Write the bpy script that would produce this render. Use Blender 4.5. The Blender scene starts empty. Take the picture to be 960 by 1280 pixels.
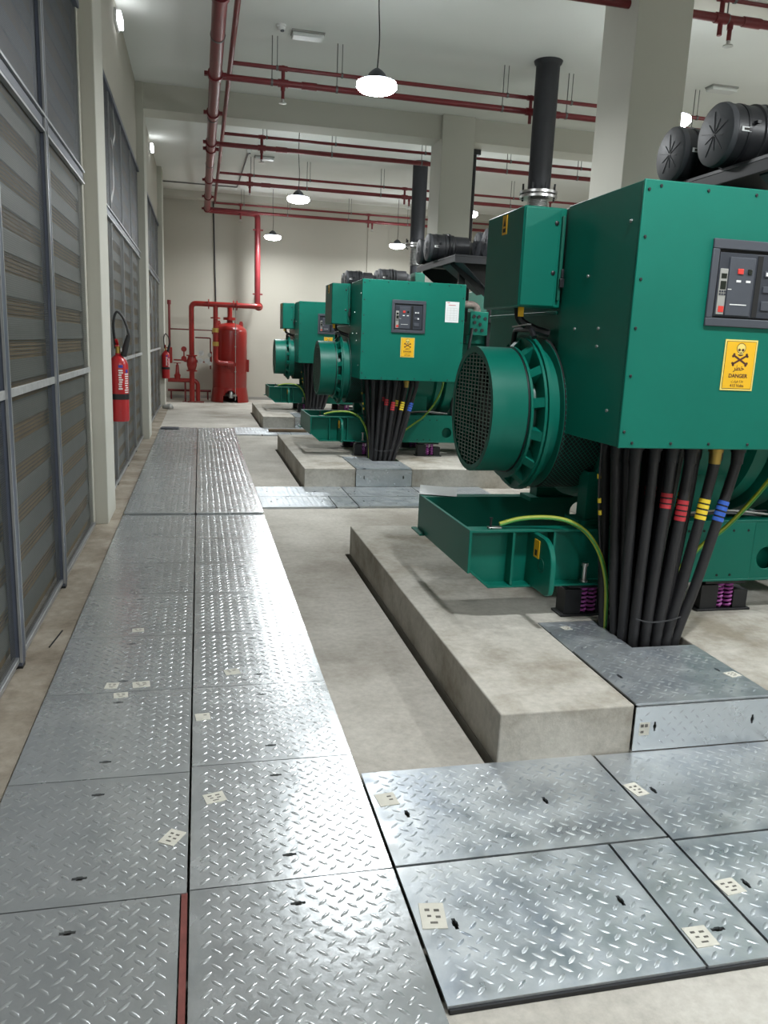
import bpy, bmesh, math, random
from mathutils import Vector, Matrix

scn = bpy.context.scene
COL = scn.collection
R = math.radians
PI = math.pi

# ------------------------------------------------------------------ camera
cam_data = bpy.data.cameras.new('camera')
cam = bpy.data.objects.new('camera', cam_data)
COL.objects.link(cam)
scn.camera = cam
yaw, pitch, roll = R(13.34), R(11.96), R(2.41)
fwd = Vector((math.sin(yaw) * math.cos(pitch), math.cos(yaw) * math.cos(pitch), -math.sin(pitch)))
r0 = Vector((math.cos(yaw), -math.sin(yaw), 0))
u0 = r0.cross(fwd)
rt = math.cos(roll) * r0 + math.sin(roll) * u0
up = rt.cross(fwd)
m = Matrix((rt, up, -fwd)).transposed().to_4x4()
m.translation = Vector((0, 0, 1.55))
cam.matrix_world = m
cam_data.sensor_fit = 'VERTICAL'
cam_data.sensor_height = 36
cam_data.lens = 989.6 * 36 / 1280
cam_data.clip_start = 0.05

# ------------------------------------------------------------------ world, exposure
w = bpy.data.worlds.new('world')
scn.world = w
w.use_nodes = True
w.node_tree.nodes['Background'].inputs[0].default_value = (0.5, 0.55, 0.6, 1)
w.node_tree.nodes['Background'].inputs[1].default_value = 0.02
scn.view_settings.view_transform = 'Standard'
scn.view_settings.look = 'None'
scn.view_settings.gamma = 1
scn.view_settings.use_curve_mapping = False
scn.view_settings.exposure = 0.56
scn.cycles.max_bounces = 8
scn.cycles.diffuse_bounces = 5
scn.cycles.sample_clamp_indirect = 6

LAMP_W = 50.0          # watts of each high-bay lamp
LAMP_Z = 3.9
S = 5.85               # spacing of the three generators

random.seed(4)

# ------------------------------------------------------------------ materials
def mat(name, col, rough=0.5, metal=0.0, var=0.0, scale=6.0, bump=0.0, bscale=40.0, col2=None, spec=0.5, detail=4.0):
    """noise-varied principled material"""
    mt = bpy.data.materials.new(name)
    mt.use_nodes = True
    nt = mt.node_tree
    b = nt.nodes['Principled BSDF']
    b.inputs['Roughness'].default_value = rough
    b.inputs['Metallic'].default_value = metal
    b.inputs['Specular IOR Level'].default_value = spec
    b.inputs['Base Color'].default_value = (*col, 1)
    tc = nt.nodes.new('ShaderNodeTexCoord')
    if col2 is None and var > 0:
        col2 = tuple(c * (1 - var) for c in col)
    if col2 is not None:
        n = nt.nodes.new('ShaderNodeTexNoise')
        n.inputs['Scale'].default_value = scale
        n.inputs['Detail'].default_value = detail
        n.inputs['Roughness'].default_value = 0.6
        nt.links.new(tc.outputs['Object'], n.inputs['Vector'])
        rmp = nt.nodes.new('ShaderNodeValToRGB')
        rmp.color_ramp.elements[0].position = 0.3
        rmp.color_ramp.elements[1].position = 0.7
        rmp.color_ramp.elements[0].color = (*col2, 1)
        rmp.color_ramp.elements[1].color = (*col, 1)
        nt.links.new(n.outputs['Fac'], rmp.inputs['Fac'])
        nt.links.new(rmp.outputs['Color'], b.inputs['Base Color'])
    if bump > 0:
        n2 = nt.nodes.new('ShaderNodeTexNoise')
        n2.inputs['Scale'].default_value = bscale
        n2.inputs['Detail'].default_value = 5
        nt.links.new(tc.outputs['Object'], n2.inputs['Vector'])
        bp = nt.nodes.new('ShaderNodeBump')
        bp.inputs['Strength'].default_value = bump
        bp.inputs['Distance'].default_value = 0.01
        nt.links.new(n2.outputs['Fac'], bp.inputs['Height'])
        nt.links.new(bp.outputs['Normal'], b.inputs['Normal'])
    return mt

def emit(name, col, strength):
    mt = bpy.data.materials.new(name)
    mt.use_nodes = True
    b = mt.node_tree.nodes['Principled BSDF']
    b.inputs['Base Color'].default_value = (*col, 1)
    b.inputs['Emission Color'].default_value = (*col, 1)
    b.inputs['Emission Strength'].default_value = strength
    return mt

def galvanised(name, c1, c2, c3, rough, dull=0.06):
    mt = bpy.data.materials.new(name)
    mt.use_nodes = True
    nt = mt.node_tree
    b = nt.nodes['Principled BSDF']
    b.inputs['Metallic'].default_value = 0.70
    tc = nt.nodes.new('ShaderNodeTexCoord')
    oi = nt.nodes.new('ShaderNodeObjectInfo')
    add = nt.nodes.new('ShaderNodeVectorMath'); add.operation = 'MULTIPLY_ADD'
    add.inputs[1].default_value = (1, 1, 1)
    cmb = nt.nodes.new('ShaderNodeCombineXYZ')
    mul = nt.nodes.new('ShaderNodeMath'); mul.operation = 'MULTIPLY'; mul.inputs[1].default_value = 37.0
    nt.links.new(oi.outputs['Random'], mul.inputs[0])
    nt.links.new(mul.outputs[0], cmb.inputs[0]); nt.links.new(mul.outputs[0], cmb.inputs[1])
    nt.links.new(tc.outputs['Object'], add.inputs[0]); nt.links.new(cmb.outputs[0], add.inputs[2])
    n = nt.nodes.new('ShaderNodeTexNoise'); n.inputs['Scale'].default_value = 4.5; n.inputs['Detail'].default_value = 6; n.inputs['Roughness'].default_value = 0.65
    n.inputs['Distortion'].default_value = 0.4
    nt.links.new(add.outputs[0], n.inputs['Vector'])
    rmp = nt.nodes.new('ShaderNodeValToRGB')
    rmp.color_ramp.elements[0].position = 0.3; rmp.color_ramp.elements[0].color = (*c1, 1)
    rmp.color_ramp.elements[1].position = 0.72; rmp.color_ramp.elements[1].color = (*c3, 1)
    e = rmp.color_ramp.elements.new(0.5); e.color = (*c2, 1)
    nt.links.new(n.outputs['Fac'], rmp.inputs['Fac'])
    # fine spangle
    vo = nt.nodes.new('ShaderNodeTexVoronoi'); vo.inputs['Scale'].default_value = 60
    nt.links.new(add.outputs[0], vo.inputs['Vector'])
    mix = nt.nodes.new('ShaderNodeMix'); mix.data_type = 'RGBA'; mix.blend_type = 'OVERLAY'
    mix.inputs['Factor'].default_value = 0.0
    nt.links.new(rmp.outputs['Color'], mix.inputs[6]); nt.links.new(vo.outputs['Distance'], mix.inputs[7])
    hsv = nt.nodes.new('ShaderNodeHueSaturation'); hsv.inputs['Saturation'].default_value = 0.85
    mr = nt.nodes.new('ShaderNodeMapRange'); mr.inputs[3].default_value = 0.9; mr.inputs[4].default_value = 1.08
    nt.links.new(oi.outputs['Random'], mr.inputs[0]); nt.links.new(mr.outputs[0], hsv.inputs['Value'])
    nt.links.new(mix.outputs[2], hsv.inputs['Color'])
    nt.links.new(hsv.outputs['Color'], b.inputs['Base Color'])
    n2 = nt.nodes.new('ShaderNodeTexNoise'); n2.inputs['Scale'].default_value = 9; n2.inputs['Detail'].default_value = 5
    nt.links.new(add.outputs[0], n2.inputs['Vector'])
    mr2 = nt.nodes.new('ShaderNodeMapRange'); mr2.inputs[1].default_value = 0.3; mr2.inputs[2].default_value = 0.7
    mr2.inputs[3].default_value = rough - 0.03; mr2.inputs[4].default_value = rough + dull
    nt.links.new(n2.outputs['Fac'], mr2.inputs[0]); nt.links.new(mr2.outputs[0], b.inputs['Roughness'])
    bp = nt.nodes.new('ShaderNodeBump'); bp.inputs['Strength'].default_value = 0.25; bp.inputs['Distance'].default_value = 0.004
    n3 = nt.nodes.new('ShaderNodeTexNoise'); n3.inputs['Scale'].default_value = 25; n3.inputs['Detail'].default_value = 3
    nt.links.new(add.outputs[0], n3.inputs['Vector']); nt.links.new(n3.outputs['Fac'], bp.inputs['Height']); nt.links.new(bp.outputs['Normal'], b.inputs['Normal'])
    return mt

def concrete(name, ca, cb, cc, scale=1.2):
    mt = bpy.data.materials.new(name)
    mt.use_nodes = True
    nt = mt.node_tree
    b = nt.nodes['Principled BSDF']
    b.inputs['Roughness'].default_value = 0.85
    b.inputs['Specular IOR Level'].default_value = 0.25
    tc = nt.nodes.new('ShaderNodeTexCoord')
    n = nt.nodes.new('ShaderNodeTexNoise'); n.inputs['Scale'].default_value = scale; n.inputs['Detail'].default_value = 8; n.inputs['Roughness'].default_value = 0.62
    nt.links.new(tc.outputs['Object'], n.inputs['Vector'])
    rmp = nt.nodes.new('ShaderNodeValToRGB')
    rmp.color_ramp.elements[0].position = 0.32; rmp.color_ramp.elements[0].color = (*ca, 1)
    rmp.color_ramp.elements[1].position = 0.7; rmp.color_ramp.elements[1].color = (*cc, 1)
    e = rmp.color_ramp.elements.new(0.5); e.color = (*cb, 1)
    nt.links.new(n.outputs['Fac'], rmp.inputs['Fac'])
    n2 = nt.nodes.new('ShaderNodeTexNoise'); n2.inputs['Scale'].default_value = 28; n2.inputs['Detail'].default_value = 8; n2.inputs['Roughness'].default_value = 0.7
    nt.links.new(tc.outputs['Object'], n2.inputs['Vector'])
    mix = nt.nodes.new('ShaderNodeMix'); mix.data_type = 'RGBA'; mix.blend_type = 'OVERLAY'; mix.inputs['Factor'].default_value = 0.35
    nt.links.new(rmp.outputs['Color'], mix.inputs[6]); nt.links.new(n2.outputs['Fac'], mix.inputs[7])
    nt.links.new(mix.outputs[2], b.inputs['Base Color'])
    bp = nt.nodes.new('ShaderNodeBump'); bp.inputs['Strength'].default_value = 0.35; bp.inputs['Distance'].default_value = 0.008
    nt.links.new(n2.outputs['Fac'], bp.inputs['Height']); nt.links.new(bp.outputs['Normal'], b.inputs['Normal'])
    return mt

def mesh_screen(name, col, pitch, open_frac):
    """woven wire screen: wires opaque, the openings see-through"""
    mt = bpy.data.materials.new(name)
    mt.use_nodes = True
    nt = mt.node_tree
    b = nt.nodes['Principled BSDF']
    b.inputs['Base Color'].default_value = (*col, 1); b.inputs['Roughness'].default_value = 0.5; b.inputs['Metallic'].default_value = 0.3
    tc = nt.nodes.new('ShaderNodeTexCoord')
    sep = nt.nodes.new('ShaderNodeSeparateXYZ')
    nt.links.new(tc.outputs['Object'], sep.inputs[0])
    outs = []
    for ax in (1, 2):
        f = nt.nodes.new('ShaderNodeMath'); f.operation = 'MULTIPLY'; f.inputs[1].default_value = 1 / pitch
        fr = nt.nodes.new('ShaderNodeMath'); fr.operation = 'FRACT'
        gt = nt.nodes.new('ShaderNodeMath'); gt.operation = 'LESS_THAN'; gt.inputs[1].default_value = open_frac
        nt.links.new(sep.outputs[ax], f.inputs[0]); nt.links.new(f.outputs[0], fr.inputs[0]); nt.links.new(fr.outputs[0], gt.inputs[0])
        outs.append(gt)
    mn = nt.nodes.new('ShaderNodeMath'); mn.operation = 'MULTIPLY'
    nt.links.new(outs[0].outputs[0], mn.inputs[0]); nt.links.new(outs[1].outputs[0], mn.inputs[1])
    tr = nt.nodes.new('ShaderNodeBsdfTransparent')
    mx = nt.nodes.new('ShaderNodeMixShader')
    nt.links.new(mn.outputs[0], mx.inputs[0]); nt.links.new(b.outputs[0], mx.inputs[1]); nt.links.new(tr.outputs[0], mx.inputs[2])
    nt.links.new(mx.outputs[0], nt.nodes['Material Output'].inputs['Surface'])
    return mt

M = {}
M['green'] = mat('green_paint', (0.002, 0.150, 0.106), 0.40, var=0.10, scale=2.5, spec=0.3)
M['zinc'] = mat('grille_zinc', (0.17, 0.26, 0.22), 0.45, metal=0.2)
M['green_d'] = mat('dark_green_paint', (0.006, 0.10, 0.068), 0.4, var=0.12, scale=3)
M['black'] = mat('black_paint', (0.012, 0.013, 0.016), 0.45, var=0.3)
M['rubber'] = mat('black_rubber', (0.014, 0.014, 0.016), 0.5, var=0.2)
M['filter'] = mat('black_filter_plastic', (0.022, 0.023, 0.026), 0.42, var=0.2)
M['cap'] = mat('grey_cap_plastic', (0.05, 0.053, 0.06), 0.5, var=0.15)
M['greyp'] = mat('grey_bezel', (0.055, 0.062, 0.078), 0.5, var=0.12)
M['greyd'] = mat('dark_grey_plastic', (0.028, 0.033, 0.045), 0.45, var=0.1)
M['greyl'] = mat('light_grey_plastic', (0.30, 0.30, 0.28), 0.5)
M['white'] = mat('white_plastic', (0.72, 0.73, 0.72), 0.5)
M['paper'] = mat('white_paper', (0.74, 0.76, 0.76), 0.8, var=0.06)
M['stick'] = mat('cream_sticker', (0.66, 0.64, 0.56), 0.7, var=0.15, scale=20)
M['ink'] = mat('black_ink', (0.03, 0.025, 0.02), 0.7)
M['mark'] = mat('faded_ink', (0.15, 0.14, 0.12), 0.7, var=0.5, scale=60)
M['inkred'] = mat('red_ink', (0.5, 0.06, 0.05), 0.7)
M['brownink'] = mat('brown_ink', (0.07, 0.018, 0.01), 0.7)
M['yellow'] = mat('yellow_sign', (0.82, 0.46, 0.012), 0.45, var=0.05)
M['yellowpale'] = mat('pale_yellow', (0.78, 0.62, 0.16), 0.5)
M['redbtn'] = mat('red_button', (0.62, 0.04, 0.03), 0.4)
M['lcd'] = mat('dark_display', (0.012, 0.016, 0.012), 0.2)
M['redpipe'] = mat('dark_red_pipe_paint', (0.19, 0.019, 0.024), 0.38, var=0.2)
M['redtank'] = mat('red_enamel', (0.26, 0.013, 0.010), 0.3, var=0.12, scale=3)
M['redext'] = mat('red_cylinder', (0.42, 0.016, 0.02), 0.3)
M['redprimer'] = mat('red_primer', (0.20, 0.055, 0.045), 0.7, var=0.3, scale=30)
M['galv'] = galvanised('galvanised_checker', (0.50, 0.535, 0.55), (0.56, 0.59, 0.60), (0.61, 0.635, 0.64), 0.23)
M['galvd'] = galvanised('galvanised_checker_dull', (0.34, 0.39, 0.455), (0.51, 0.55, 0.58), (0.66, 0.69, 0.69), 0.29, 0.22)
M['alu'] = mat('bare_steel', (0.55, 0.55, 0.54), 0.35, metal=0.9, var=0.2, scale=15)
M['rod'] = mat('zinc_rod', (0.16, 0.16, 0.16), 0.5, metal=0.5)
M['brass'] = mat('brass', (0.52, 0.36, 0.10), 0.35, metal=0.9)
M['floor'] = concrete('concrete_floor', (0.30, 0.275, 0.235), (0.44, 0.415, 0.37), (0.55, 0.525, 0.475))
M['pad'] = concrete('concrete_plinth', (0.27, 0.24, 0.19), (0.46, 0.435, 0.385), (0.56, 0.535, 0.48), 2.0)
M['dust'] = concrete('dusty_concrete', (0.19, 0.155, 0.115), (0.31, 0.27, 0.215), (0.43, 0.385, 0.32), 2.4)
M['wall'] = mat('cream_wall_paint', (0.46, 0.438, 0.378), 0.8, var=0.05, scale=0.8, bump=0.05)
M['ceil'] = mat('white_ceiling_paint', (0.76, 0.775, 0.745), 0.85, var=0.04, scale=0.7)
M['colm'] = mat('offwhite_column_paint', (0.54, 0.53, 0.47), 0.75, var=0.04, scale=0.9)
M['steelblue'] = mat('blue_grey_frame_paint', (0.085, 0.098, 0.135), 0.42, var=0.15)
M['bead'] = mat('aluminium_bead', (0.42, 0.43, 0.44), 0.35, metal=0.6, var=0.2)
M['rail'] = mat('pale_rail', (0.50, 0.50, 0.50), 0.5, metal=0.3, var=0.25, scale=20)
M['blade'] = mat('grey_louvre_blade', (0.165, 0.17, 0.155), 0.55, var=0.15, scale=4)
M['back'] = mat('brown_outside_light', (0.34, 0.23, 0.10), 0.8, var=0.35, scale=3)  # brown of the light from outside, painted on the sheets behind the louvres
M['screen'] = mesh_screen('wire_screen', (0.085, 0.09, 0.085), 0.010, 0.76)
M['screen2'] = mesh_screen('wire_screen_upper', (0.035, 0.042, 0.052), 0.010, 0.48)
M['film'] = mat('white_film', (0.34, 0.34, 0.32), 0.4)
M['purple'] = mat('purple_spring_paint', (0.33, 0.07, 0.30), 0.4)
M['ygreen'] = mat('yellow_green_sheath', (0.36, 0.42, 0.03), 0.45, var=0.1)
M['earthgreen'] = mat('green_stripe_sheath', (0.05, 0.26, 0.04), 0.45)
M['tapered'] = mat('red_tape', (0.42, 0.025, 0.035), 0.5)
M['tapeyel'] = mat('yellow_tape', (0.75, 0.55, 0.03), 0.5)
M['tapeblue'] = mat('blue_tape', (0.03, 0.11, 0.50), 0.5)
M['wrap'] = mat('exhaust_wrap', (0.30, 0.24, 0.21), 0.8, var=0.6, scale=25)
M['exh'] = mat('black_exhaust_lagging', (0.02, 0.021, 0.026), 0.6, var=0.2)
M['lens'] = emit('lamp_lens', (0.93, 0.97, 1.0), 45)
M['bulk'] = emit('bulkhead_lens', (0.95, 0.98, 1.0), 5)
M['cover'] = mat('translucent_cover', (0.62, 0.64, 0.63), 0.3)
M['blueink'] = mat('blue_label', (0.03, 0.04, 0.30), 0.5)
M['dark'] = mat('dark_void', (0.01, 0.01, 0.01), 0.9)
M['wood'] = mat('raw_plank', (0.17, 0.12, 0.07), 0.7, var=0.3, scale=9)

# ------------------------------------------------------------------ mesh helpers
ORIG = {}

class MB:
    def __init__(s):
        s.v = []; s.f = []
    def add(s, vs, fs):
        o = len(s.v)
        s.v += [tuple(v) for v in vs]
        s.f += [tuple(i + o for i in f) for f in fs]
        return s
    def box(s, x0, x1, y0, y1, z0, z1):
        return s.add([(x0, y0, z0), (x1, y0, z0), (x1, y1, z0), (x0, y1, z0), (x0, y0, z1), (x1, y0, z1), (x1, y1, z1), (x0, y1, z1)],
                     [(3, 2, 1, 0), (4, 5, 6, 7), (0, 1, 5, 4), (1, 2, 6, 5), (2, 3, 7, 6), (3, 0, 4, 7)])
    def bar(s, p0, p1, wx, wz, upv=(0, 0, 1)):
        p0 = Vector(p0); p1 = Vector(p1); d = (p1 - p0).normalized(); upv = Vector(upv)
        if abs(d.dot(upv)) > 0.99: upv = Vector((1, 0, 0))
        a = d.cross(upv).normalized(); b = a.cross(d)
        vs = []
        for p in (p0, p1):
            for i, j in ((-1, -1), (1, -1), (1, 1), (-1, 1)):
                vs.append(p + a * (i * wx / 2) + b * (j * wz / 2))
        return s.add(vs, [(0, 1, 2, 3), (7, 6, 5, 4), (0, 4, 5, 1), (1, 5, 6, 2), (2, 6, 7, 3), (3, 7, 4, 0)])
    def lathe(s, p, d, prof, n=24, cap0=True, cap1=True):
        """prof: list of (t, r) along axis d from p"""
        p = Vector(p); d = Vector(d).normalized()
        u = Vector((0, 0, 1)) if abs(d.z) < 0.9 else Vector((1, 0, 0))
        a = d.cross(u).normalized(); b = a.cross(d)
        vs = []; fs = []
        for t, r in prof:
            for i in range(n):
                an = 2 * PI * i / n
                vs.append(p + d * t + (a * math.cos(an) + b * math.sin(an)) * r)
        for k in range(len(prof) - 1):
            for i in range(n):
                j = (i + 1) % n
                fs.append((k * n + i, k * n + j, (k + 1) * n + j, (k + 1) * n + i))
        if cap0: fs.append(tuple(range(n - 1, -1, -1)))
        if cap1: fs.append(tuple(range((len(prof) - 1) * n, len(prof) * n)))
        return s.add(vs, fs)
    def cyl(s, p0, p1, ra, rb=None, n=16):
        p0 = Vector(p0); p1 = Vector(p1)
        return s.lathe(p0, p1 - p0, [(0, ra), ((p1 - p0).length, ra if rb is None else rb)], n)
    def ring(s, p, d, t0, t1, ri, ro, n=32):
        """hollow ring"""
        p = Vector(p); d = Vector(d).normalized()
        return s.lathe(p, d, [(t0, ri), (t0, ro), (t1, ro), (t1, ri), (t0, ri)], n, False, False)
    def tube(s, pts, r, n=10):
        pts = [Vector(p) for p in pts]
        t = (pts[1] - pts[0]).normalized()
        u = Vector((0, 0, 1)) if abs(t.z) < 0.9 else Vector((1, 0, 0))
        a = t.cross(u).normalized()
        vs = []; fs = []
        for k, p in enumerate(pts):
            if k == 0: tn = pts[1] - pts[0]
            elif k == len(pts) - 1: tn = pts[-1] - pts[-2]
            else: tn = (pts[k + 1] - pts[k]).normalized() + (pts[k] - pts[k - 1]).normalized()
            tn.normalize()
            a = (a - tn * a.dot(tn)).normalized()
            b = tn.cross(a)
            for i in range(n):
                an = 2 * PI * i / n
                vs.append(p + (a * math.cos(an) + b * math.sin(an)) * r)
        for k in range(len(pts) - 1):
            for i in range(n):
                j = (i + 1) % n
                fs.append((k * n + i, k * n + j, (k + 1) * n + j, (k + 1) * n + i))
        fs.append(tuple(range(n - 1, -1, -1)))
        fs.append(tuple(range((len(pts) - 1) * n, len(pts) * n)))
        return s.add(vs, fs)
    def prism(s, poly, axis, lo, hi):
        k = len(poly)
        def P(a, b, c):
            return {'x': (c, a, b), 'y': (a, c, b), 'z': (a, b, c)}[axis]
        vs = [P(a, b, lo) for a, b in poly] + [P(a, b, hi) for a, b in poly]
        fs = [tuple(range(k)), tuple(range(2 * k - 1, k - 1, -1))]
        for i in range(k):
            j = (i + 1) % k
            fs.append((i, i + k, j + k, j))
        return s.add(vs, fs)
    def slab(s, x0, x1, y0, y1, z0, z1, holes):
        """flat slab with rectangular holes right through it"""
        xs = sorted({x0, x1} | {min(max(h[i], x0), x1) for h in holes for i in (0, 1)})
        ys = sorted({y0, y1} | {min(max(h[i], y0), y1) for h in holes for i in (2, 3)})
        def solid(i, j):
            if i < 0 or j < 0 or i >= len(xs) - 1 or j >= len(ys) - 1: return False
            cx = (xs[i] + xs[i + 1]) / 2; cy = (ys[j] + ys[j + 1]) / 2
            return not any(h[0] < cx < h[1] and h[2] < cy < h[3] for h in holes)
        for i in range(len(xs) - 1):
            for j in range(len(ys) - 1):
                if not solid(i, j): continue
                a, b, c, d = xs[i], xs[i + 1], ys[j], ys[j + 1]
                s.add([(a, c, z1), (b, c, z1), (b, d, z1), (a, d, z1)], [(0, 1, 2, 3)])
                s.add([(a, c, z0), (b, c, z0), (b, d, z0), (a, d, z0)], [(3, 2, 1, 0)])
                if not solid(i - 1, j): s.add([(a, d, z0), (a, c, z0), (a, c, z1), (a, d, z1)], [(0, 1, 2, 3)])
                if not solid(i + 1, j): s.add([(b, c, z0), (b, d, z0), (b, d, z1), (b, c, z1)], [(0, 1, 2, 3)])
                if not solid(i, j - 1): s.add([(a, c, z0), (b, c, z0), (b, c, z1), (a, c, z1)], [(0, 1, 2, 3)])
                if not solid(i, j + 1): s.add([(b, d, z0), (a, d, z0), (a, d, z1), (b, d, z1)], [(0, 1, 2, 3)])
        return s
    def mesh(s, name, mt, off=(0, 0, 0), smooth=True, recalc=True, weld=False):
        me = bpy.data.meshes.new(name)
        ox, oy, oz = off
        me.from_pydata([(x - ox, y - oy, z - oz) for x, y, z in s.v], [], s.f)
        if recalc or weld:
            bm = bmesh.new(); bm.from_mesh(me)
            if weld: bmesh.ops.remove_doubles(bm, verts=bm.verts, dist=1e-5)
            if recalc: bmesh.ops.recalc_face_normals(bm, faces=bm.faces)
            bm.to_mesh(me); bm.free()
        me.materials.append(mt)
        if smooth:
            me.polygons.foreach_set('use_smooth', [True] * len(me.polygons))
            me.set_sharp_from_angle(angle=R(38))
        return me
    def build(s, name, mt, parent=None, smooth=True, bev=0.0, label=None, weld=False, recalc=True, kind=None):
        if isinstance(mt, str): mt = M[mt]
        if parent is None:
            xs = [v[0] for v in s.v]; ys = [v[1] for v in s.v]; zs = [v[2] for v in s.v]
            off = ((min(xs) + max(xs)) / 2, (min(ys) + max(ys)) / 2, min(zs))
        else:
            off = ORIG[parent.name]
        me = s.mesh(name, mt, off, smooth, recalc, weld)
        o = bpy.data.objects.new(name, me)
        COL.objects.link(o)
        ORIG[o.name] = off
        if parent is None: o.location = off
        else: o.parent = parent
        if bev > 0:
            b = o.modifiers.new('bevel', 'BEVEL'); b.width = bev; b.segments = 2; b.limit_method = 'ANGLE'; b.angle_limit = R(40)
        if label: o['label'] = label
        if kind: o['kind'] = kind
        return o

def thing(name, label, cat, loc, group=None):
    o = bpy.data.objects.new(name, None)
    o.empty_display_size = 0.2
    COL.objects.link(o)
    o.location = loc
    o['label'] = label; o['category'] = cat
    if group: o['group'] = group
    ORIG[o.name] = tuple(loc)
    return o

def tag(o, label, cat, group=None):
    o['label'] = label; o['category'] = cat
    if group: o['group'] = group
    return o

def struct(o):
    o['kind'] = 'structure'
    return o

def copy_tree(o, parent=None):
    c = o.copy()
    COL.objects.link(c)
    c.parent = parent
    for ch in o.children: copy_tree(ch, c)
    ORIG[c.name] = ORIG.get(o.name, (0, 0, 0))
    return c

def bend(pts, rad, k=5):
    """polyline with rounded corners"""
    pts = [Vector(p) for p in pts]
    out = [pts[0]]
    for i in range(1, len(pts) - 1):
        a, b, c = pts[i - 1], pts[i], pts[i + 1]
        d1 = (a - b).normalized(); d2 = (c - b).normalized()
        r = min(rad, (a - b).length * 0.49, (c - b).length * 0.49)
        p, q = b + d1 * r, b + d2 * r
        for j in range(k + 1):
            t = j / k
            out.append(p * (1 - t) ** 2 + b * 2 * t * (1 - t) + q * t * t)
    out.append(pts[-1])
    return out

def smoothline(pts, k=6):
    """Catmull-Rom through points"""
    P = [Vector(p) for p in pts]
    P = [2 * P[0] - P[1]] + P + [2 * P[-1] - P[-2]]
    out = []
    for i in range(1, len(P) - 2):
        for j in range(k):
            t = j / k
            out.append(0.5 * ((2 * P[i]) + (P[i + 1] - P[i - 1]) * t + (2 * P[i - 1] - 5 * P[i] + 4 * P[i + 1] - P[i + 2]) * t * t
                              + (3 * P[i] - P[i - 1] - 3 * P[i + 1] + P[i + 2]) * t ** 3))
    out.append(P[-2])
    return out

def text_mesh(txt, size, origin, parent, name='lettering', mt='ink', depth=0.0006, bold=0.0, align='CENTER'):
    """lettering on a face that looks towards -Y; origin = world point of the text's base line"""
    cu = bpy.data.curves.new('txt', 'FONT')
    cu.body = txt; cu.size = size; cu.extrude = depth; cu.align_x = align; cu.offset = bold; cu.resolution_u = 3
    ob = bpy.data.objects.new('txt', cu)
    COL.objects.link(ob)
    dg = bpy.context.evaluated_depsgraph_get()
    me = bpy.data.meshes.new_from_object(ob.evaluated_get(dg))
    bpy.data.objects.remove(ob)
    off = ORIG[parent.name]
    # text x -> world x, text y -> world z, text z -> world -y
    mtx = Matrix(((1, 0, 0, origin[0] - off[0]), (0, 0, -1, origin[1] - off[1]), (0, 1, 0, origin[2] - off[2]), (0, 0, 0, 1)))
    me.transform(mtx)
    me.materials.clear(); me.materials.append(M[mt])
    o = bpy.data.objects.new(name, me)
    COL.objects.link(o)
    o.parent = parent
    ORIG[o.name] = off
    return o

# ================================================================== SETTING
XW0, XW1, YW0, YW1, ZC = -0.85, 9.6, -5.0, 21.3, 5.0
FZ = -0.02
# floor: slab with the cable trenches and the plinth joints cut in, and the trench bottom
holes = [(-0.62, 0.53, -5.0, 14.05)]
for k in range(3):
    d = k * S
    holes += [(0.60, 3.08, 1.56 + d, 2.55 + d), (0.525, 0.605, 1.56 + d, 2.55 + d)]
    holes += [(1.065, 1.10, 2.50 + d, 5.72 + d)]
    holes += [(1.70, 2.27, 2.62 + d, 3.5 + d)]
fl = MB().slab(XW0 - 0.3, XW1, YW0, YW1, FZ - 0.3, FZ, holes)
fl.box(XW0 - 0.3, XW1, YW0, YW1, FZ - 0.36, FZ - 0.305)
struct(fl.build('floor', 'floor', smooth=False))
struct(MB().box(-0.845, -0.668, -5, 18.9, FZ - 0.01, FZ + 0.006).build('trim_1', 'dust', smooth=False, label='dirty bare concrete strip along the louvres'))
struct(MB().box(XW0 - 0.3, XW1 + 0.2, YW0 - 0.2, YW1 + 0.2, ZC, ZC + 0.2).build('ceiling', 'ceil', smooth=False))
struct(MB().box(XW0 - 0.3, XW1 + 0.2, YW1, YW1 + 0.2, FZ - 0.36, ZC).build('wall_back', 'wall', smooth=False))
struct(MB().box(XW1, XW1 + 0.2, YW0, YW1, FZ - 0.36, ZC).build('wall_right', 'wall', smooth=False))
struct(MB().box(XW0 - 0.3, XW1 + 0.2, YW0 - 0.2, YW0, FZ - 0.36, ZC).build('wall_front', 'wall', smooth=False))
COLY = [(0.98, 1.58), (6.8, 7.4), (12.55, 13.15), (18.35, 18.95)]
LOUV = [(-4.8, 0.98), (1.58, 6.62), (7.4, 12.52), (13.15, 18.33)]
wl = MB()
wl.box(XW0 - 0.25, XW0, YW0, YW1, 3.85, ZC)
wl.box(XW0 - 0.25, XW0, 18.33, YW1, FZ, 3.85)
wl.box(XW0 - 0.25, XW0, 12.52, 13.15, FZ, 3.85)
wl.box(XW0 - 0.25, XW0, 6.62, 7.4, FZ, 3.85)
wl.box(XW0 - 0.25, XW0, 0.98, 1.58, FZ, 3.85)
struct(wl.build('wall_left', 'wall', smooth=False))
struct(MB().box(XW0 - 0.3, XW0 - 0.25, YW0, YW1, FZ - 0.3, ZC).build('wall_outside', 'back', smooth=False))
for a, b in COLY:
    c = MB().box(XW0 - 0.1, -0.75, a, b, FZ, ZC).build('column', 'colm', bev=0.008)
    struct(c)
for a, b in [(0.95, 1.55), (6.78, 7.4), (12.5, 13.1)]:
    struct(MB().box(3.63, 4.15, a, b, FZ, ZC).build('column', 'colm', bev=0.008))
    struct(MB().box(7.4, 7.92, a, b, FZ, ZC).build('column', 'colm', bev=0.008))
for a, b in [(1.0, 1.5), (6.83, 7.35), (12.58, 13.05)]:
    struct(MB().box(-0.76, XW1, a, b, 4.66, ZC + 0.02).build('beam', 'colm', bev=0.006))
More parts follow.
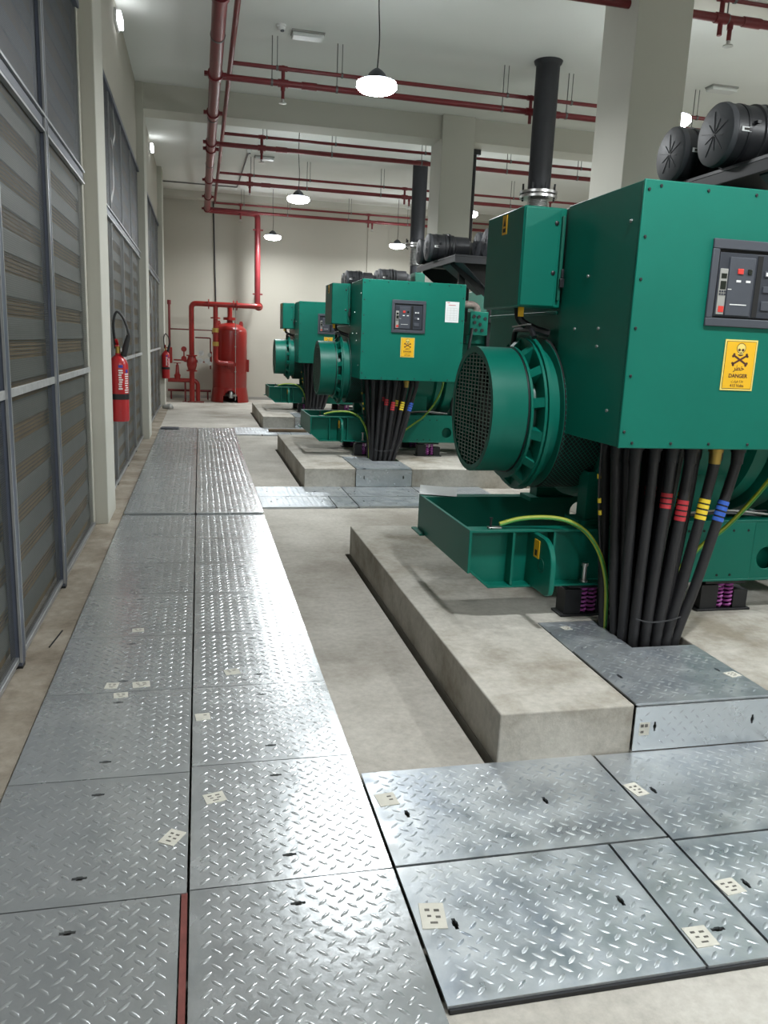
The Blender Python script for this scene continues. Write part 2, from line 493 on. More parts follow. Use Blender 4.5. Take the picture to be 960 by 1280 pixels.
struct(MB().box(4.30, 4.85, 21.26, YW1 + 0.02, FZ, 4.85).build('column', 'wall', bev=0.006))
struct(MB().box(XW0 - 0.1, XW1, 20.95, YW1 + 0.02, 4.84, ZC + 0.02).build('beam', 'colm', bev=0.006))
struct(MB().box(-0.75, XW1, YW1 - 0.012, YW1 + 0.01, FZ, 0.05).build('baseboard_back', mat('grey_skirting', (0.30, 0.29, 0.27), 0.7), smooth=False))

# ------------------------------------------------------------------ louvre screens in the left wall
def louvre(y0, y1, mull, label, prot=0.03, pm='steelblue'):
    t = thing('louvre_screen', label, 'louvre', (XW0, (y0 + y1) / 2, 0.0))
    ys = [y0] + mull + [y1]
    # steel posts and rails
    for k, y in enumerate(ys):
        mw = 0.035 if prot > 0.02 else 0.014
        p = MB().box(XW0 - 0.02, XW0 + prot, y - mw, y + mw, 0.0 if 0 < k < len(ys) - 1 else 0.02, 3.85)
        if k == 0: p = MB().box(XW0 - 0.02, XW0 + 0.03, y, y + 0.05, 0.01, 3.85)
        if k == len(ys) - 1: p = MB().box(XW0 - 0.02, XW0 + 0.012, y - 0.025, y, 0.01, 3.85)
        po = p.build('mullion', 'colm' if k == len(ys) - 1 else pm, t, bev=0.003)
        if 0 < k < len(ys) - 1:
            MB().box(XW0 + prot - 0.008, XW0 + prot + 0.003, y - mw - 0.005, y - mw + 0.003, 0.02, 3.85).box(XW0 + prot - 0.008, XW0 + prot + 0.003, y + mw - 0.003, y + mw + 0.005, 0.02, 3.85).build('bead', 'bead', po, smooth=False)
            MB().box(XW0 + 0.0, XW0 + prot, y - 0.028, y + 0.028, FZ + 0.002, 0.0).build('rubber_foot', 'rubber', po, smooth=False)
    tr = MB().box(XW0 - 0.02, XW0 + 0.02, y0, y1 - 0.02, 2.64, 2.695).build('transom', 'steelblue', t, bev=0.006)
    MB().box(XW0 + 0.005, XW0 + 0.034, y0, y1 - 0.02, 2.695, 2.708).box(XW0 + 0.005, XW0 + 0.03, y0, y1 - 0.02, 2.615, 2.628).build('bead', 'bead', tr, smooth=False)
    MB().box(XW0 - 0.01, XW0 + 0.03, y0, y1, 3.80, 3.85).build('head_rail', 'steelblue', t, bev=0.003)
    MB().box(XW0 - 0.01, XW0 + 0.02, y0, y1, 0.02, 0.045).build('sill_rail', 'bead', t, bev=0.003)
    for a, b in zip(ys[:-1], ys[1:]):
        MB().box(XW0 + 0.012, XW0 + 0.024, a + 0.04, b - 0.04, 1.245, 1.285).build('middle_rail', 'rail', t, bev=0.002)
        fr = MB().box(XW0 + 0.0, XW0 + 0.006, a + 0.02, b - 0.02, 0.03, 2.62)
        # the screen itself is one plane of woven wire
        sc = MB().add([(XW0 + 0.004, a + 0.02, 0.03), (XW0 + 0.004, b - 0.02, 0.03), (XW0 + 0.004, b - 0.02, 2.62), (XW0 + 0.004, a + 0.02, 2.62)], [(0, 1, 2, 3)])
        pn = sc.build('wire_panel', 'screen', t, smooth=False, recalc=False)
        up_ = MB().add([(XW0 + 0.004, a + 0.02, 2.69), (XW0 + 0.004, b - 0.02, 2.69), (XW0 + 0.004, b - 0.02, 3.82), (XW0 + 0.004, a + 0.02, 3.82)], [(0, 1, 2, 3)])
        pu = up_.build('wire_panel', 'screen2', t, smooth=False, recalc=False)
        MB().box(XW0 - 0.052, XW0 - 0.042, a - 0.03, b + 0.03, 0.03, 3.82).build('outside_light_board', 'back', t, smooth=False)  # added board, its brown standing in for light in the louvre gaps
        # slats, pitch 0.2 m
        bm_ = None
        z = 0.10
        while z < 3.76:
            if not (2.55 < z < 2.68):
                if bm_ is None:
                    q = MB()
                    q.add([(XW0 - 0.02, a - 0.03, 0.0), (XW0 - 0.02, b + 0.03, 0.0), (XW0 - 0.028, b + 0.03, 0.105), (XW0 - 0.028, a - 0.03, 0.105),
                           (XW0 - 0.026, a - 0.03, -0.003), (XW0 - 0.026, b + 0.03, -0.003), (XW0 - 0.034, b + 0.03, 0.102), (XW0 - 0.034, a - 0.03, 0.102)],
                          [(0, 1, 2, 3), (7, 6, 5, 4), (0, 4, 5, 1), (1, 5, 6, 2), (2, 6, 7, 3), (3, 7, 4, 0)])
                    bm_ = q.mesh('slat', M['blade'], (XW0, (y0 + y1) / 2, 0.0), smooth=False)
                o = bpy.data.objects.new('slat', bm_); COL.objects.link(o)
                o.parent = pu if z > 2.65 else pn
                o.location = (0, 0, z)
            z += 0.2
        # thin bars across the gaps between the slats
        g = MB(); z = 0.22
        while z < 2.55:
            for j in range(4):
                g.box(XW0 - 0.038, XW0 - 0.034, a - 0.03, b + 0.03, z + j * 0.021, z + j * 0.021 + 0.006)
            z += 0.2
        o = g.build('gap_bar', 'wood', pn, smooth=False, recalc=False); o['kind'] = 'stuff'
    return t

louvre(-4.8, 0.98, [-3.4, -2.0, -0.6], 'grey louvre screen behind the foremost wall column, hardly in view')
louvre(1.58, 6.62, [2.55, 3.8, 5.05], 'large grey louvre screen nearest in front, brown bands showing through its wire panels')
louvre(7.4, 12.52, [8.65, 9.9, 11.15], 'grey louvre screen between the two nearest wall columns, behind the large fire extinguisher', 0.012, 'bead')
louvre(13.15, 18.33, [14.4, 15.7, 17.0], 'narrow-looking far louvre screen between the second and third wall columns', 0.012, 'bead')

# ================================================================== FLOOR PLATES
TREAD = {}
def tread_mesh(wd, ln, key, mt, avoid):
    kk = (round(wd, 3), round(ln, 3), key)
    if kk in TREAD: return TREAD[kk]
    q = MB()
    p = 0.054
    nx = int((wd - 0.02) / p); ny = int((ln - 0.02) / p)
    ox = -(nx * p) / 2; oy = -(ny * p) / 2
    for i in range(nx):
        for j in range(ny):
            for h in (0, 1):
                cx = ox + (i + 0.25 + 0.5 * h) * p; cy = oy + (j + 0.25 + 0.5 * h) * p
                if any(a - 0.012 < cx < b + 0.012 and c - 0.01 < cy < d + 0.01 for a, b, c, d in avoid): continue
                an = R(42) if h == 0 else R(-42)
                ca, sa = math.cos(an), math.sin(an)
                pts = [(-0.0205, 0, 0), (-0.009, -0.0055, 0), (0.009, -0.0055, 0), (0.0205, 0, 0), (0.009, 0.0055, 0), (-0.009, 0.0055, 0), (-0.010, 0, 0.0022), (0.010, 0, 0.0022)]
                vs = [(cx + x * ca - y * sa, cy + x * sa + y * ca, z) for x, y, z in pts]
                q.add(vs, [(0, 1, 6), (0, 6, 5), (3, 7, 2), (3, 4, 7), (1, 2, 7, 6), (4, 5, 6, 7)])
    me = q.mesh('tread', M[mt], smooth=False, recalc=False)
    me.polygons.foreach_set('use_smooth', [True] * len(me.polygons))
    TREAD[kk] = me
    return me

BODY = {}
def slot(cx, cy, alongx=True):
    a, b, c = 0.021, 0.0055, 0.0085
    if alongx: return [(cx - a, cx + a, cy - b, cy + b), (cx - 0.009, cx + 0.009, cy - c, cy + c)]
    return [(cx - b, cx + b, cy - a, cy + a), (cx - c, cx + c, cy - 0.009, cy + 0.009)]

def sticker_on(root, x, y, z, wd, ln, rot, faint=False):
    q = MB()
    ca, sa = math.cos(rot), math.sin(rot)
    def P(u, v): return (x + u * ca - v * sa, y + u * sa + v * ca)
    poly = [P(-wd / 2, -ln / 2), P(wd / 2, -ln / 2), P(wd / 2, ln / 2), P(-wd / 2, ln / 2)]
    q.prism(poly, 'z', z, z + 0.0022)
    o = q.build('sticker', 'stick', root, smooth=False, label='cream paper sticker with faded marks')
    g = MB()
    for (u, v, a, b) in ((-0.2, 0.22, 0.2, 0.1), (0.18, 0.2, 0.22, 0.1), (-0.15, -0.02, 0.16, 0.08), (0.2, -0.06, 0.2, 0.09), (0.0, -0.28, 0.3, 0.08)):
        if faint and random.random() < 0.5: continue
        u *= wd; v *= ln; a *= wd; b *= ln
        g.prism([P(u - a / 2, v - b / 2), P(u + a / 2, v - b / 2), P(u + a / 2, v + b / 2), P(u - a / 2, v + b / 2)], 'z', z + 0.0021, z + 0.0026)
    g.build('faded_mark', 'mark', o, smooth=False)

def plate(x0, x1, y0, y1, label, slots=(), mt='galv', top=0.0, stickers=(), group=None, alongx=True, tilt=0.0):
    wd, ln = x1 - x0, y1 - y0
    cx, cy = (x0 + x1) / 2, (y0 + y1) / 2
    t = thing('floor_plate', label, 'floor plate', (cx, cy, top - 0.008), group)
    hs = []
    for sx, sy in slots: hs += slot(sx, sy, alongx)
    g = 0.0025
    rel = tuple((round(h[0] - cx, 3), round(h[1] - cx, 3), round(h[2] - cy, 3), round(h[3] - cy, 3)) for h in hs)
    key = (round(wd, 3), round(ln, 3), rel, mt)
    if key not in BODY:
        b = MB().slab(-wd / 2 + g, wd / 2 - g, -ln / 2 + g, ln / 2 - g, 0.0, 0.008, rel)
        # folded stiffener lips below the plate
        b.box(-wd / 2 + 0.01, wd / 2 - 0.01, -ln / 2 + 0.004, -ln / 2 + 0.008, -0.012, 0.001).box(-wd / 2 + 0.01, wd / 2 - 0.01, ln / 2 - 0.008, ln / 2 - 0.004, -0.012, 0.001)
        BODY[key] = b.mesh('sheet', M[mt], smooth=False, recalc=False)
    o = bpy.data.objects.new('sheet', BODY[key]); COL.objects.link(o); o.parent = t
    tr = bpy.data.objects.new('tread', tread_mesh(wd, ln, rel, mt, rel)); COL.objects.link(tr); tr.parent = t
    tr.location = (0, 0, 0.008); tr['kind'] = 'stuff'
    for s_ in stickers: sticker_on(t, s_[0], s_[1], top, s_[2], s_[3], s_[4], *s_[5:])
    t.rotation_euler = (tilt, 0, random.uniform(-0.0016, 0.0016))
    return t

ORD = ['first', 'second', 'third', 'fourth', 'fifth', 'sixth', 'seventh', 'eighth', 'ninth', 'tenth', 'eleventh']
ybr = [0.68, 1.365, 2.05, 2.735, 3.42, 4.11, 4.80, 5.49, 6.20, 7.06]
ybl = [0.68, 1.365, 2.04, 2.70, 3.42, 4.10, 4.82, 5.51, 6.24, 7.06]
st_l = {3: [(-0.095, 2.31, 0.055, 0.075, 0.35 - 0.9)], 4: [(-0.346, 3.385, 0.06, 0.05, 0.1)], 5: [(-0.395, 3.49, 0.055, 0.06, -0.1), (-0.268, 3.487, 0.075, 0.06, 0.1)], 6: [(-0.33, 4.19, 0.06, 0.05, 0.1)]}
st_r = {3: [(0.04, 2.515, 0.07, 0.06, 0.25)], 4: [(0.004, 3.128, 0.06, 0.06, 0.1, True)], 5: [(0.14, 3.575, 0.07, 0.06, 0.2, True)]}
for i in range(len(ybr) - 1):
    y0, y1 = ybl[i], ybl[i + 1]
    xr = -0.062 if i == 1 else -0.043
    plate(-0.66, xr, y0, y1, 'galvanised checker plate, %s from the front in the louvre-side column of the near walkway' % ORD[i],
          [(-0.35, y0 + 0.115), (-0.35, y1 - 0.105)], stickers=st_l.get(i, []) if i != 3 else st_l[3], top=0.0)
    y0, y1 = ybr[i], ybr[i + 1]
    plate(-0.040, 0.562, y0, y1, 'galvanised checker plate, %s from the front in the generator-side column of the near walkway' % ORD[i],
          [(0.26, y0 + 0.115), (0.26, y1 - 0.105)], stickers=st_r.get(i, []), top=0.0)
o = MB().box(-0.0605, -0.0435, 0.7, 2.045, -0.014, -0.004).build('steel_edge_strip', 'redprimer', smooth=False)
tag(o, 'narrow red-primed steel strip in the seam beside the frontmost louvre-side plate', 'steel strip')
ybf = [7.075] + [7.27 + 0.685 * k for k in range(1, 8)]
for i in range(7):
    y0, y1 = ybf[i], ybf[i + 1]
    plate(-0.655, -0.045, y0, y1, 'distant galvanised checker plate, louvre-side column of far walkway, %s past the raised edge' % ORD[i],
          [(-0.35, y0 + 0.115), (-0.35, y1 - 0.105)], top=0.016)
    y0 += 0.06 * (i > 0); y1 += 0.06
    plate(-0.040, 0.562, y0, y1 - 0.0, 'distant galvanised checker plate, generator-side column of far walkway, %s past the raised edge' % ORD[i],
          [(0.26, y0 + 0.115), (0.26, y1 - 0.105)], top=0.016)
for i, (a, b) in enumerate([(12.10, 12.78), (12.80, 13.45), (13.47, 14.1)]):
    for j, (c, d) in enumerate([(-0.66, -0.04), (-0.035, 0.58)]):
        plate(c, d, a, b, 'farthest walkway checker plate, %s cross row before the red tank, %s half' % (ORD[i], ['louvre-side', 'generator-side'][j]), top=0.002)
# cross channels in front of each plinth
for k in range(3):
    d = k * S
    who = ['nearest', 'middle', 'farthest'][k]
    e = 0.0 if k < 2 else 0.0
    st = lambda *a: [(a[0], a[1] + d) + a[2:]] if k == 0 else []
    plate(0.568, 1.497, 2.055 + d, 2.595 + d, 'stained checker plate beside the walkway, touching the front of the %s concrete plinth' % who, [(0.674, 2.317 + d), (1.178, 2.318 + d)], 'galvd',
          stickers=st(0.625, 2.41, 0.07, 0.075, 0.1, True), alongx=False)
    plate(0.568, 1.277, 1.525 + d, 2.05 + d, 'checker plate in the walkway corner of the cross channel before the %s plinth' % who, [(0.674, 1.79 + d), (1.18, 1.796 + d)], 'galvd',
          stickers=st(0.622, 1.83, 0.07, 0.10, -0.15), alongx=False)
    plate(1.281, 1.497, 1.525 + d, 2.05 + d, 'narrow checker plate at the outer edge of the cross channel before the %s plinth' % who, [(1.392, 1.643 + d)], 'galvd',
          stickers=st(1.325, 1.625, 0.07, 0.075, 0.0))
    plate(1.502, 2.30, 2.035 + d, 2.585 + d, 'checker plate at the foot of the upright galvanised cover of the %s plinth' % who, [(1.602, 2.318 + d), (2.2, 2.318 + d)], 'galvd',
          stickers=st(1.54, 2.33, 0.055, 0.08, 0.2), alongx=False)
    plate(1.502, 2.30, 1.53 + d, 2.03 + d, 'outer checker plate of the cross channel in line with the cables of the %s generator' % who, [(1.6, 1.80 + d), (2.2, 1.8 + d)], 'galvd',
          stickers=st(1.54, 1.795, 0.07, 0.065, 0.1), alongx=False)
    plate(2.305, 3.1, 1.53 + d, 2.585 + d, 'large plate of the cross channel beyond the cables of the %s generator' % who, [(2.4, 1.8 + d), (3.0, 1.8 + d)], 'galvd', alongx=False)

struct(MB().box(0.575, 3.1, 1.520, 1.532, FZ - 0.05, -0.0085).build('trim_2', 'black', smooth=False, label='steel edge angle of the cable channel, painted black with the shadow under the plates'))  # black covers both the steel angle and the shadow painted under the plate edge
# ================================================================== PLINTHS
PADZ = 0.2
for k in range(3):
    d = k * S
    who = ['nearest', 'middle', 'farthest'][k]
    p = MB().slab(1.10, 6.9, 2.59 + d, 5.72 + d, FZ, PADZ, [(1.662, 2.305, 2.5 + d, 3.55 + d)])
    o = p.build('concrete_plinth', 'pad', smooth=False, weld=True, bev=0.006)
    tag(o, 'raised grey concrete plinth under the %s green generator' % who, 'plinth')
    # plates over the cable gap
    plate(1.668, 2.30, 2.592 + d, 3.15 + d, 'dark mottled checker plate on top of the cable gap in the %s plinth' % who, [(1.74, 2.85 + d), (2.22, 2.86 + d)], 'galvd', top=PADZ + 0.004,
          stickers=[(2.255, 2.80 + d, 0.06, 0.05, 0.2)] if k == 0 else [], alongx=False)
    plate(1.668, 1.985, 3.155 + d, 3.545 + d, 'small dark plate left of the cable bundle on the %s plinth' % who, [], 'galvd', top=PADZ - 0.004,
          stickers=[(1.78, 3.45 + d, 0.045, 0.045, 0.2)] if k == 0 else [])
    t = thing('upright_cover_plate', 'upright galvanised plate with two key slots closing the front of the %s plinth' % who, 'cover plate', (1.98, 2.588 + d, 0.0))
    q = MB()
    # slab turned upright: build flat in x,z
    b = MB().slab(1.668, 2.30, 0.004, 0.19, 2.584 + d, 2.59 + d, [(1.758 - 0.0045, 1.758 + 0.0045, 0.085, 0.125), (1.758 - 0.0075, 1.758 + 0.0075, 0.097, 0.113),
                                                             (2.205 - 0.0045, 2.205 + 0.0045, 0.085, 0.125), (2.205 - 0.0075, 2.205 + 0.0075, 0.097, 0.113)])
    b.v = [(x, z, y) for x, y, z in b.v]
    b.build('sheet', 'galv', t, smooth=False)
    g = MB()
    for i in range(12):
        for j in range(3):
            for h in (0, 1):
                cx = 1.695 + i * 0.05 + 0.025 * h; cz = 0.035 + j * 0.05 + 0.025 * h
                if abs(cx - 1.758) < 0.02 or abs(cx - 2.205) < 0.02: continue
                an = R(42) * (1 if h else -1); ca, sa = math.cos(an), math.sin(an)
                pts = [(-0.0145, 0), (0, -0.004), (0.0145, 0), (0, 0.004)]
                vs = [(cx + x * ca - y * sa, 2.584 + d, cz + x * sa + y * ca) for x, y in pts] + [(cx, 2.5828 + d, cz)]
                g.add(vs, [(0, 1, 4), (1, 2, 4), (2, 3, 4), (3, 0, 4)])
    g.build('tread', 'galv', t, smooth=False, kind='stuff')
    if k == 0:
        o = MB().box(1.69, 1.735, 2.5832, 2.5842, 0.07, 0.125).build('sticker', 'stick', t, smooth=False, label='faded paper sticker')
        MB().box(1.695, 1.708, 2.5827, 2.5834, 0.105, 0.118).box(1.713, 1.726, 2.5827, 2.5834, 0.105, 0.118).box(1.697, 1.71, 2.5827, 2.5834, 0.08, 0.09).build('faded_mark', 'mark', o, smooth=False)
# ================================================================== GENERATOR (built once at the near plinth, then copied)
GY, GZ = 4.05, 1.215     # shaft axis
G = thing('diesel_generator', 'nearest and largest green diesel generator, cropped by the photo edge, warning sign on its box', 'generator', (3.6, GY, PADZ), 'diesel generators on concrete plinths')

# ---- base skid
def web(poly, y0, y1, hole=None, n=20):
    """plate in the XZ plane, optionally with one round hole"""
    q = MB()
    if not hole:
        return q.prism(poly, 'y', y0, y1)
    hx, hz, r = hole
    x0 = hx - r * 1.5; x1 = hx + r * 1.5
    zs0 = min(p[1] for p in poly); zs1 = max(p[1] for p in poly)
    left = [p for p in poly if p[0] < x0]; right = [p for p in poly if p[0] > x1]
    q.prism([(x0, zs1)] + [p for p in left] + [(x0, zs0)], 'y', y0, y1)
    q.prism([(x1, zs0)] + [p for p in right] + [(x1, zs1)], 'y', y0, y1)
    # the square with the hole
    out = []
    for i in range(n):
        a = 2 * PI * (i + 0.5) / n
        c, s_ = math.cos(a), math.sin(a)
        k = 1e9
        if c > 0: k = min(k, (x1 - hx) / c)
        if c < 0: k = min(k, (x0 - hx) / c)
        if s_ > 0: k = min(k, (zs1 - hz) / s_)
        if s_ < 0: k = min(k, (zs0 - hz) / s_)
        out.append((hx + c * k, hz + s_ * k))
    # square corners
    vs = []; fs = []
    for y in (y0, y1):
        for p in out: vs.append((p[0], y, p[1]))
        for i in range(n):
            a = 2 * PI * (i + 0.5) / n
            vs.append((hx + r * math.cos(a), y, hz + r * math.sin(a)))
    for i in range(n):
        j = (i + 1) % n
        fs += [(i, j, n + j, n + i), (2 * n + j, 2 * n + i, 3 * n + i, 3 * n + j), (n + i, n + j, 3 * n + j, 3 * n + i)]
    # fill the four corners
    for cx, cz in ((x0, zs0), (x1, zs0), (x1, zs1), (x0, zs1)):
        b_ = len(vs)
        near = sorted(range(n), key=lambda i: (out[i][0] - cx) ** 2 + (out[i][1] - cz) ** 2)[:2]
        for y, o_ in ((y0, 0), (y1, 2 * n)):
            vs.append((cx, y, cz)); fs.append((len(vs) - 1, o_ + near[0], o_ + near[1]))
    return q.add(vs, fs)

XL, XR, ZB, ZT = 1.285, 6.5, 0.375, 0.675
sk = MB()
outl = [(XL + 0.015, ZT), (XL + 0.015, 0.46), (1.40, ZB), (XR, ZB), (XR, ZT)]
sk.add(*(lambda q: (q.v, q.f))(web([(XL + 0.015, ZT), (XL + 0.015, 0.46), (1.40, ZB), (2.34, ZB), (2.34, ZT)], 3.655, 3.665)))
sk.add(*(lambda q: (q.v, q.f))(web(outl, 4.435, 4.445, (2.30, 0.58, 0.062))))
for ya, yb in ((3.58, 3.66), (4.44, 4.52)):
    sk.box(XL + 0.012, 2.36, ya, yb, ZT - 0.014, ZT)
    if ya > 4: sk.box(2.36, XR, ya, yb, ZT - 0.014, ZT)
    # bottom flange with the sloping toe
    sk.prism([(XL + 0.015, 0.46), (1.40, ZB), (XR, ZB), (XR, ZB + 0.012), (1.405, ZB + 0.012), (XL + 0.015, 0.474)], 'y', ya, yb)
sk.box(XL, XL + 0.015, 3.58, 4.52, 0.455, ZT)
sk.box(XL - 0.03, XL, 4.36, 4.55, 0.455, 0.467)
# boxed front beam on the engine side
sk.add(*(lambda q: (q.v, q.f))(web([(2.35, 0.70), (2.35, ZB), (XR, ZB), (XR, 0.70)], 3.583, 3.595, (2.995, 0.50, 0.062))))
sk.box(2.4, 3.6, 3.655, 3.66, 0.38, 0.70).box(2.35, XR, 3.583, 3.66, 0.70, 0.712).box(2.35, 2.36, 3.585, 3.66, ZB, 0.70)  # includes a plate added behind the round hole to keep it dark
for x in (2.5, 3.4, 4.6, 6.2):
    sk.box(x, x + 0.06, 3.66, 4.44, 0.42, 0.62)
skid = sk.build('base_skid', 'green', G, bev=0.0025)
for x in (1.515, 1.735):
    MB().box(x, x + 0.012, 3.583, 3.66, 0.39, 0.662).build('stiffener', 'green', skid, smooth=False)
lug = [(3.665, 0.66), (3.665, 0.385), (3.40, 0.385), (3.37, 0.40), (3.36, 0.43), (3.36, 0.54)] + [(3.36 + 0.12 * (1 - math.cos(a)), 0.54 + 0.12 * math.sin(a)) for a in [R(10 * i) for i in range(1, 10)]]
lg = MB().prism(lug, 'x', 1.625, 1.652).build('lifting_lug', 'green', skid, bev=0.004)
MB().ring((1.6245, 3.47, 0.52), (-1, 0, 0), -0.0005, 0.003, 0.028, 0.036, 20).build('lug_ring', 'green_d', skid)
MB().box(1.621, 1.6255, 3.50, 3.56, 0.545, 0.635).build('yellow_tag', 'yellow', skid, smooth=False, label='small yellow tag')
MB().box(1.6205, 1.6215, 3.52, 3.545, 0.555, 0.585).build('tag_mark', 'ink', skid, smooth=False)
MB().lathe((1.935, 3.61, 0.387), (0, 0, 1), [(0, 0.022), (0.01, 0.022), (0.01, 0.012), (0.085, 0.012), (0.085, 0.018), (0.1, 0.018)], 10).build('foot_bolt', 'alu', skid)
MB().lathe((1.405, 3.615, ZT), (0, 0, 1), [(0, 0.016), (0.008, 0.016), (0.008, 0.006), (0.05, 0.006), (0.05, 0.009), (0.056, 0.009)], 10).build('earth_stud', 'black', skid)
q = MB()
for x, z in [(2.50, 0.655), (2.59, 0.655), (2.68, 0.655), (2.77, 0.655), (2.86, 0.655), (2.62, 0.41), (2.70, 0.41), (2.78, 0.41), (3.2, 0.655), (3.3, 0.655)]:
    q.cyl((x, 3.581, z), (x, 3.586, z), 0.007, n=8)
q.build('bolt_hole', 'dark', skid, smooth=False)
# odd wires lying on the beam
for i, (a, b) in enumerate([((2.42, 3.60, 0.73), (2.95, 3.62, 0.727)), ((2.44, 3.62, 0.74), (3.0, 3.61, 0.735)), ((2.46, 3.635, 0.728), (3.0, 3.64, 0.75))]):
    MB().tube(smoothline([a, ((a[0] + b[0]) / 2, a[1] - 0.012, a[2] + 0.02), b], 5), 0.006, 6).build('loose_wire', 'greyl' if i == 1 else 'rubber', skid)

# ---- vibration mounts
def mount(x0, x1, y0, y1):
    q = MB()
    q.box(x0 - 0.02, x1 + 0.02, y0, y1, PADZ, PADZ + 0.012)
    wd = x1 - x0
    q.box(x0, x0 + wd * 0.36, y0 + 0.01, y1 - 0.01, PADZ + 0.012, 0.345).box(x1 - wd * 0.30, x1, y0 + 0.01, y1 - 0.01, PADZ + 0.012, 0.315)
    q.box(x0 + 0.02, x1 - 0.02, y0 + 0.01, y1 - 0.01, 0.352, ZB)
    q.box(x0, x1, y1 - 0.02, y1 - 0.01, PADZ + 0.012, 0.3)
    o = q.build('vibration_mount', 'black', G, bev=0.002)
    for i in (0, 1):
        cx = x0 + wd * (0.43 + 0.2 * i)
        pts = [(cx + 0.02 * math.cos(a), y0 + 0.034 + 0.02 * math.sin(a), PADZ + 0.014 + 0.137 * a / (2 * PI * 6)) for a in [2 * PI * 6 * j / 66 for j in range(67)]]
        MB().tube(pts, 0.0066, 6).build('spring', 'purple', o)
for x0, x1 in ((1.84, 2.10), (2.64, 2.93), (4.2, 4.5), (5.7, 6.0)):
    mount(x0, x1, 3.60, 3.72); mount(x0, x1, 4.40, 4.51)

# ---- terminal box: front box, rear hood, seams, bolts
BX0, BX1, BY, BZ0, BZ1 = 1.775, 2.985, 3.12, 1.148, 2.255
tb = MB()
tb.box(BX0 + 0.002, BX1 - 0.002, BY + 0.016, 3.82, BZ0 + 0.003, BZ1 - 0.004)
terminal = tb.build('terminal_box', 'green', G, bev=0.003)
MB().box(BX0, BX1, BY, BY + 0.014, BZ0, BZ1).build('front_cover', 'green', terminal, bev=0.004)
hd = MB().box(BX0 + 0.016, BX1 - 0.02, 3.87, 4.86, 1.52, 2.232).box(BX0 + 0.012, BX1 - 0.02, 3.82, 3.875, 1.3, 2.246)
hd.box(BX0 + 0.03, BX1 - 0.02, 3.88, 4.8, 1.50, 1.745).box(BX0 + 0.005, BX0 + 0.02, 3.875, 4.86, 1.735, 1.752)
hd.build('rear_hood', 'green', terminal, bev=0.003)
bolts = [(1.797, 2.215), (1.80, 2.03), (1.80, 1.86), (1.80, 1.66), (1.80, 1.46), (1.797, 1.22), (1.85, 2.232), (2.07, 2.23), (2.3, 2.23), (2.55, 2.23), (2.78, 2.23), (2.92, 2.23),
         (1.84, 1.172), (2.03, 1.172), (2.22, 1.172), (2.42, 1.172), (2.62, 1.172), (2.82, 1.172), (2.96, 2.1), (2.96, 1.85), (2.96, 1.6), (2.96, 1.3)]
bl = None
for i, (x, z) in enumerate(bolts):
    if bl is None:
        bl = MB().lathe((x, BY, z), (0, -1, 0), [(0, 0.0068), (0.003, 0.0068), (0.005, 0.005)], 8).build('bolt', 'black', terminal)
        b0 = (x, z)
    else:
        c = bl.copy(); COL.objects.link(c); c.parent = terminal; c.location = (x - b0[0], 0, z - b0[1])
sc0 = None
for (y, z) in [(3.55, 1.90), (3.64, 1.66), (3.40, 1.66), (3.40, 1.58), (3.2, 2.1), (3.25, 1.3)]:
    if sc0 is None:
        sc0 = MB().lathe((BX0, y, z), (-1, 0, 0), [(-0.003, 0.0075), (0.004, 0.0075), (0.006, 0.004)], 8).build('screw', 'alu', terminal)
        s0 = (y, z)
    else:
        c = sc0.copy(); COL.objects.link(c); c.parent = terminal; c.location = (0, y - s0[0], z - s0[1])

# ---- control box hung on the side
cb = MB().box(1.545, 1.77, 3.82, 4.33, 1.762, 2.24).build('control_box', 'green', G, bev=0.008)
MB().box(1.55, 1.735, 3.812, 3.823, 1.768, 2.234).build('box_door', 'green', cb, bev=0.005)
MB().box(1.742, 1.756, 3.80, 3.822, 1.80, 2.20).build('hinge_strip', 'green_d', cb, bev=0.002)
for z in (2.165, 1.93):
    MB().lathe((1.715, 3.813, z), (0, -1, 0), [(-0.002, 0.011), (0.005, 0.011), (0.008, 0.006)], 10).build('lock', 'black', cb)
MB().box(1.745, 1.768, 3.785, 3.815, 1.86, 1.905).box(1.752, 1.765, 3.79, 3.812, 1.905, 1.95).build('latch', 'black', cb, bev=0.003)
MB().box(1.541, 1.546, 4.04, 4.10, 2.13, 2.225).build('yellow_tag', 'yellow', cb, smooth=False, label='yellow hazard tag')
MB().prism([(4.07, 2.21), (4.055, 2.17), (4.085, 2.17)], 'x', 1.5403, 1.5412).box(1.5403, 1.5412, 4.052, 4.088, 2.14, 2.16).build('tag_mark', 'ink', cb, smooth=False)
MB().box(1.57, 1.60, 3.87, 3.873, 1.715, 1.762).build('yellow_tag', 'yellow', cb, smooth=False)
MB().tube(smoothline([(1.62, 4.0, 1.765), (1.63, 3.98, 1.70), (1.70, 3.96, 1.66), (1.78, 3.95, 1.64)], 5), 0.022, 8).build('conduit', 'rubber', cb)

# ---- alternator
alt = MB().lathe((1.69, GY, GZ), (1, 0, 0), [(0, 0.35), (0.075, 0.35), (0.075, 0.40), (0.31, 0.40), (0.30, 0.445), (0.34, 0.455), (1.12, 0.455), (1.14, 0.50), (1.22, 0.50), (1.22, 0.42)], 48)
for y in (GY - 0.36, GY + 0.26):
    alt.box(1.95, 2.75, y, y + 0.1, 0.675, 0.95)
    alt.box(1.9, 2.8, y - 0.03, y + 0.13, 0.675, 0.70)
alternator = alt.build('alternator', 'green', G)
fs_ = MB().ring((1.415, GY, GZ + 0.015), (1, 0, 0), 0, 0.188, 0.318, 0.33, 48)
fs_.ring((1.415, GY, GZ + 0.015), (1, 0, 0), 0.0, 0.006, 0.298, 0.325, 48)
fs_.build('fan_shroud', 'green', alternator)
MB().ring((1.605, GY, GZ + 0.013), (1, 0, 0), -0.002, 0.006, 0.30, 0.3345, 48).build('shroud_seam', 'black', alternator)
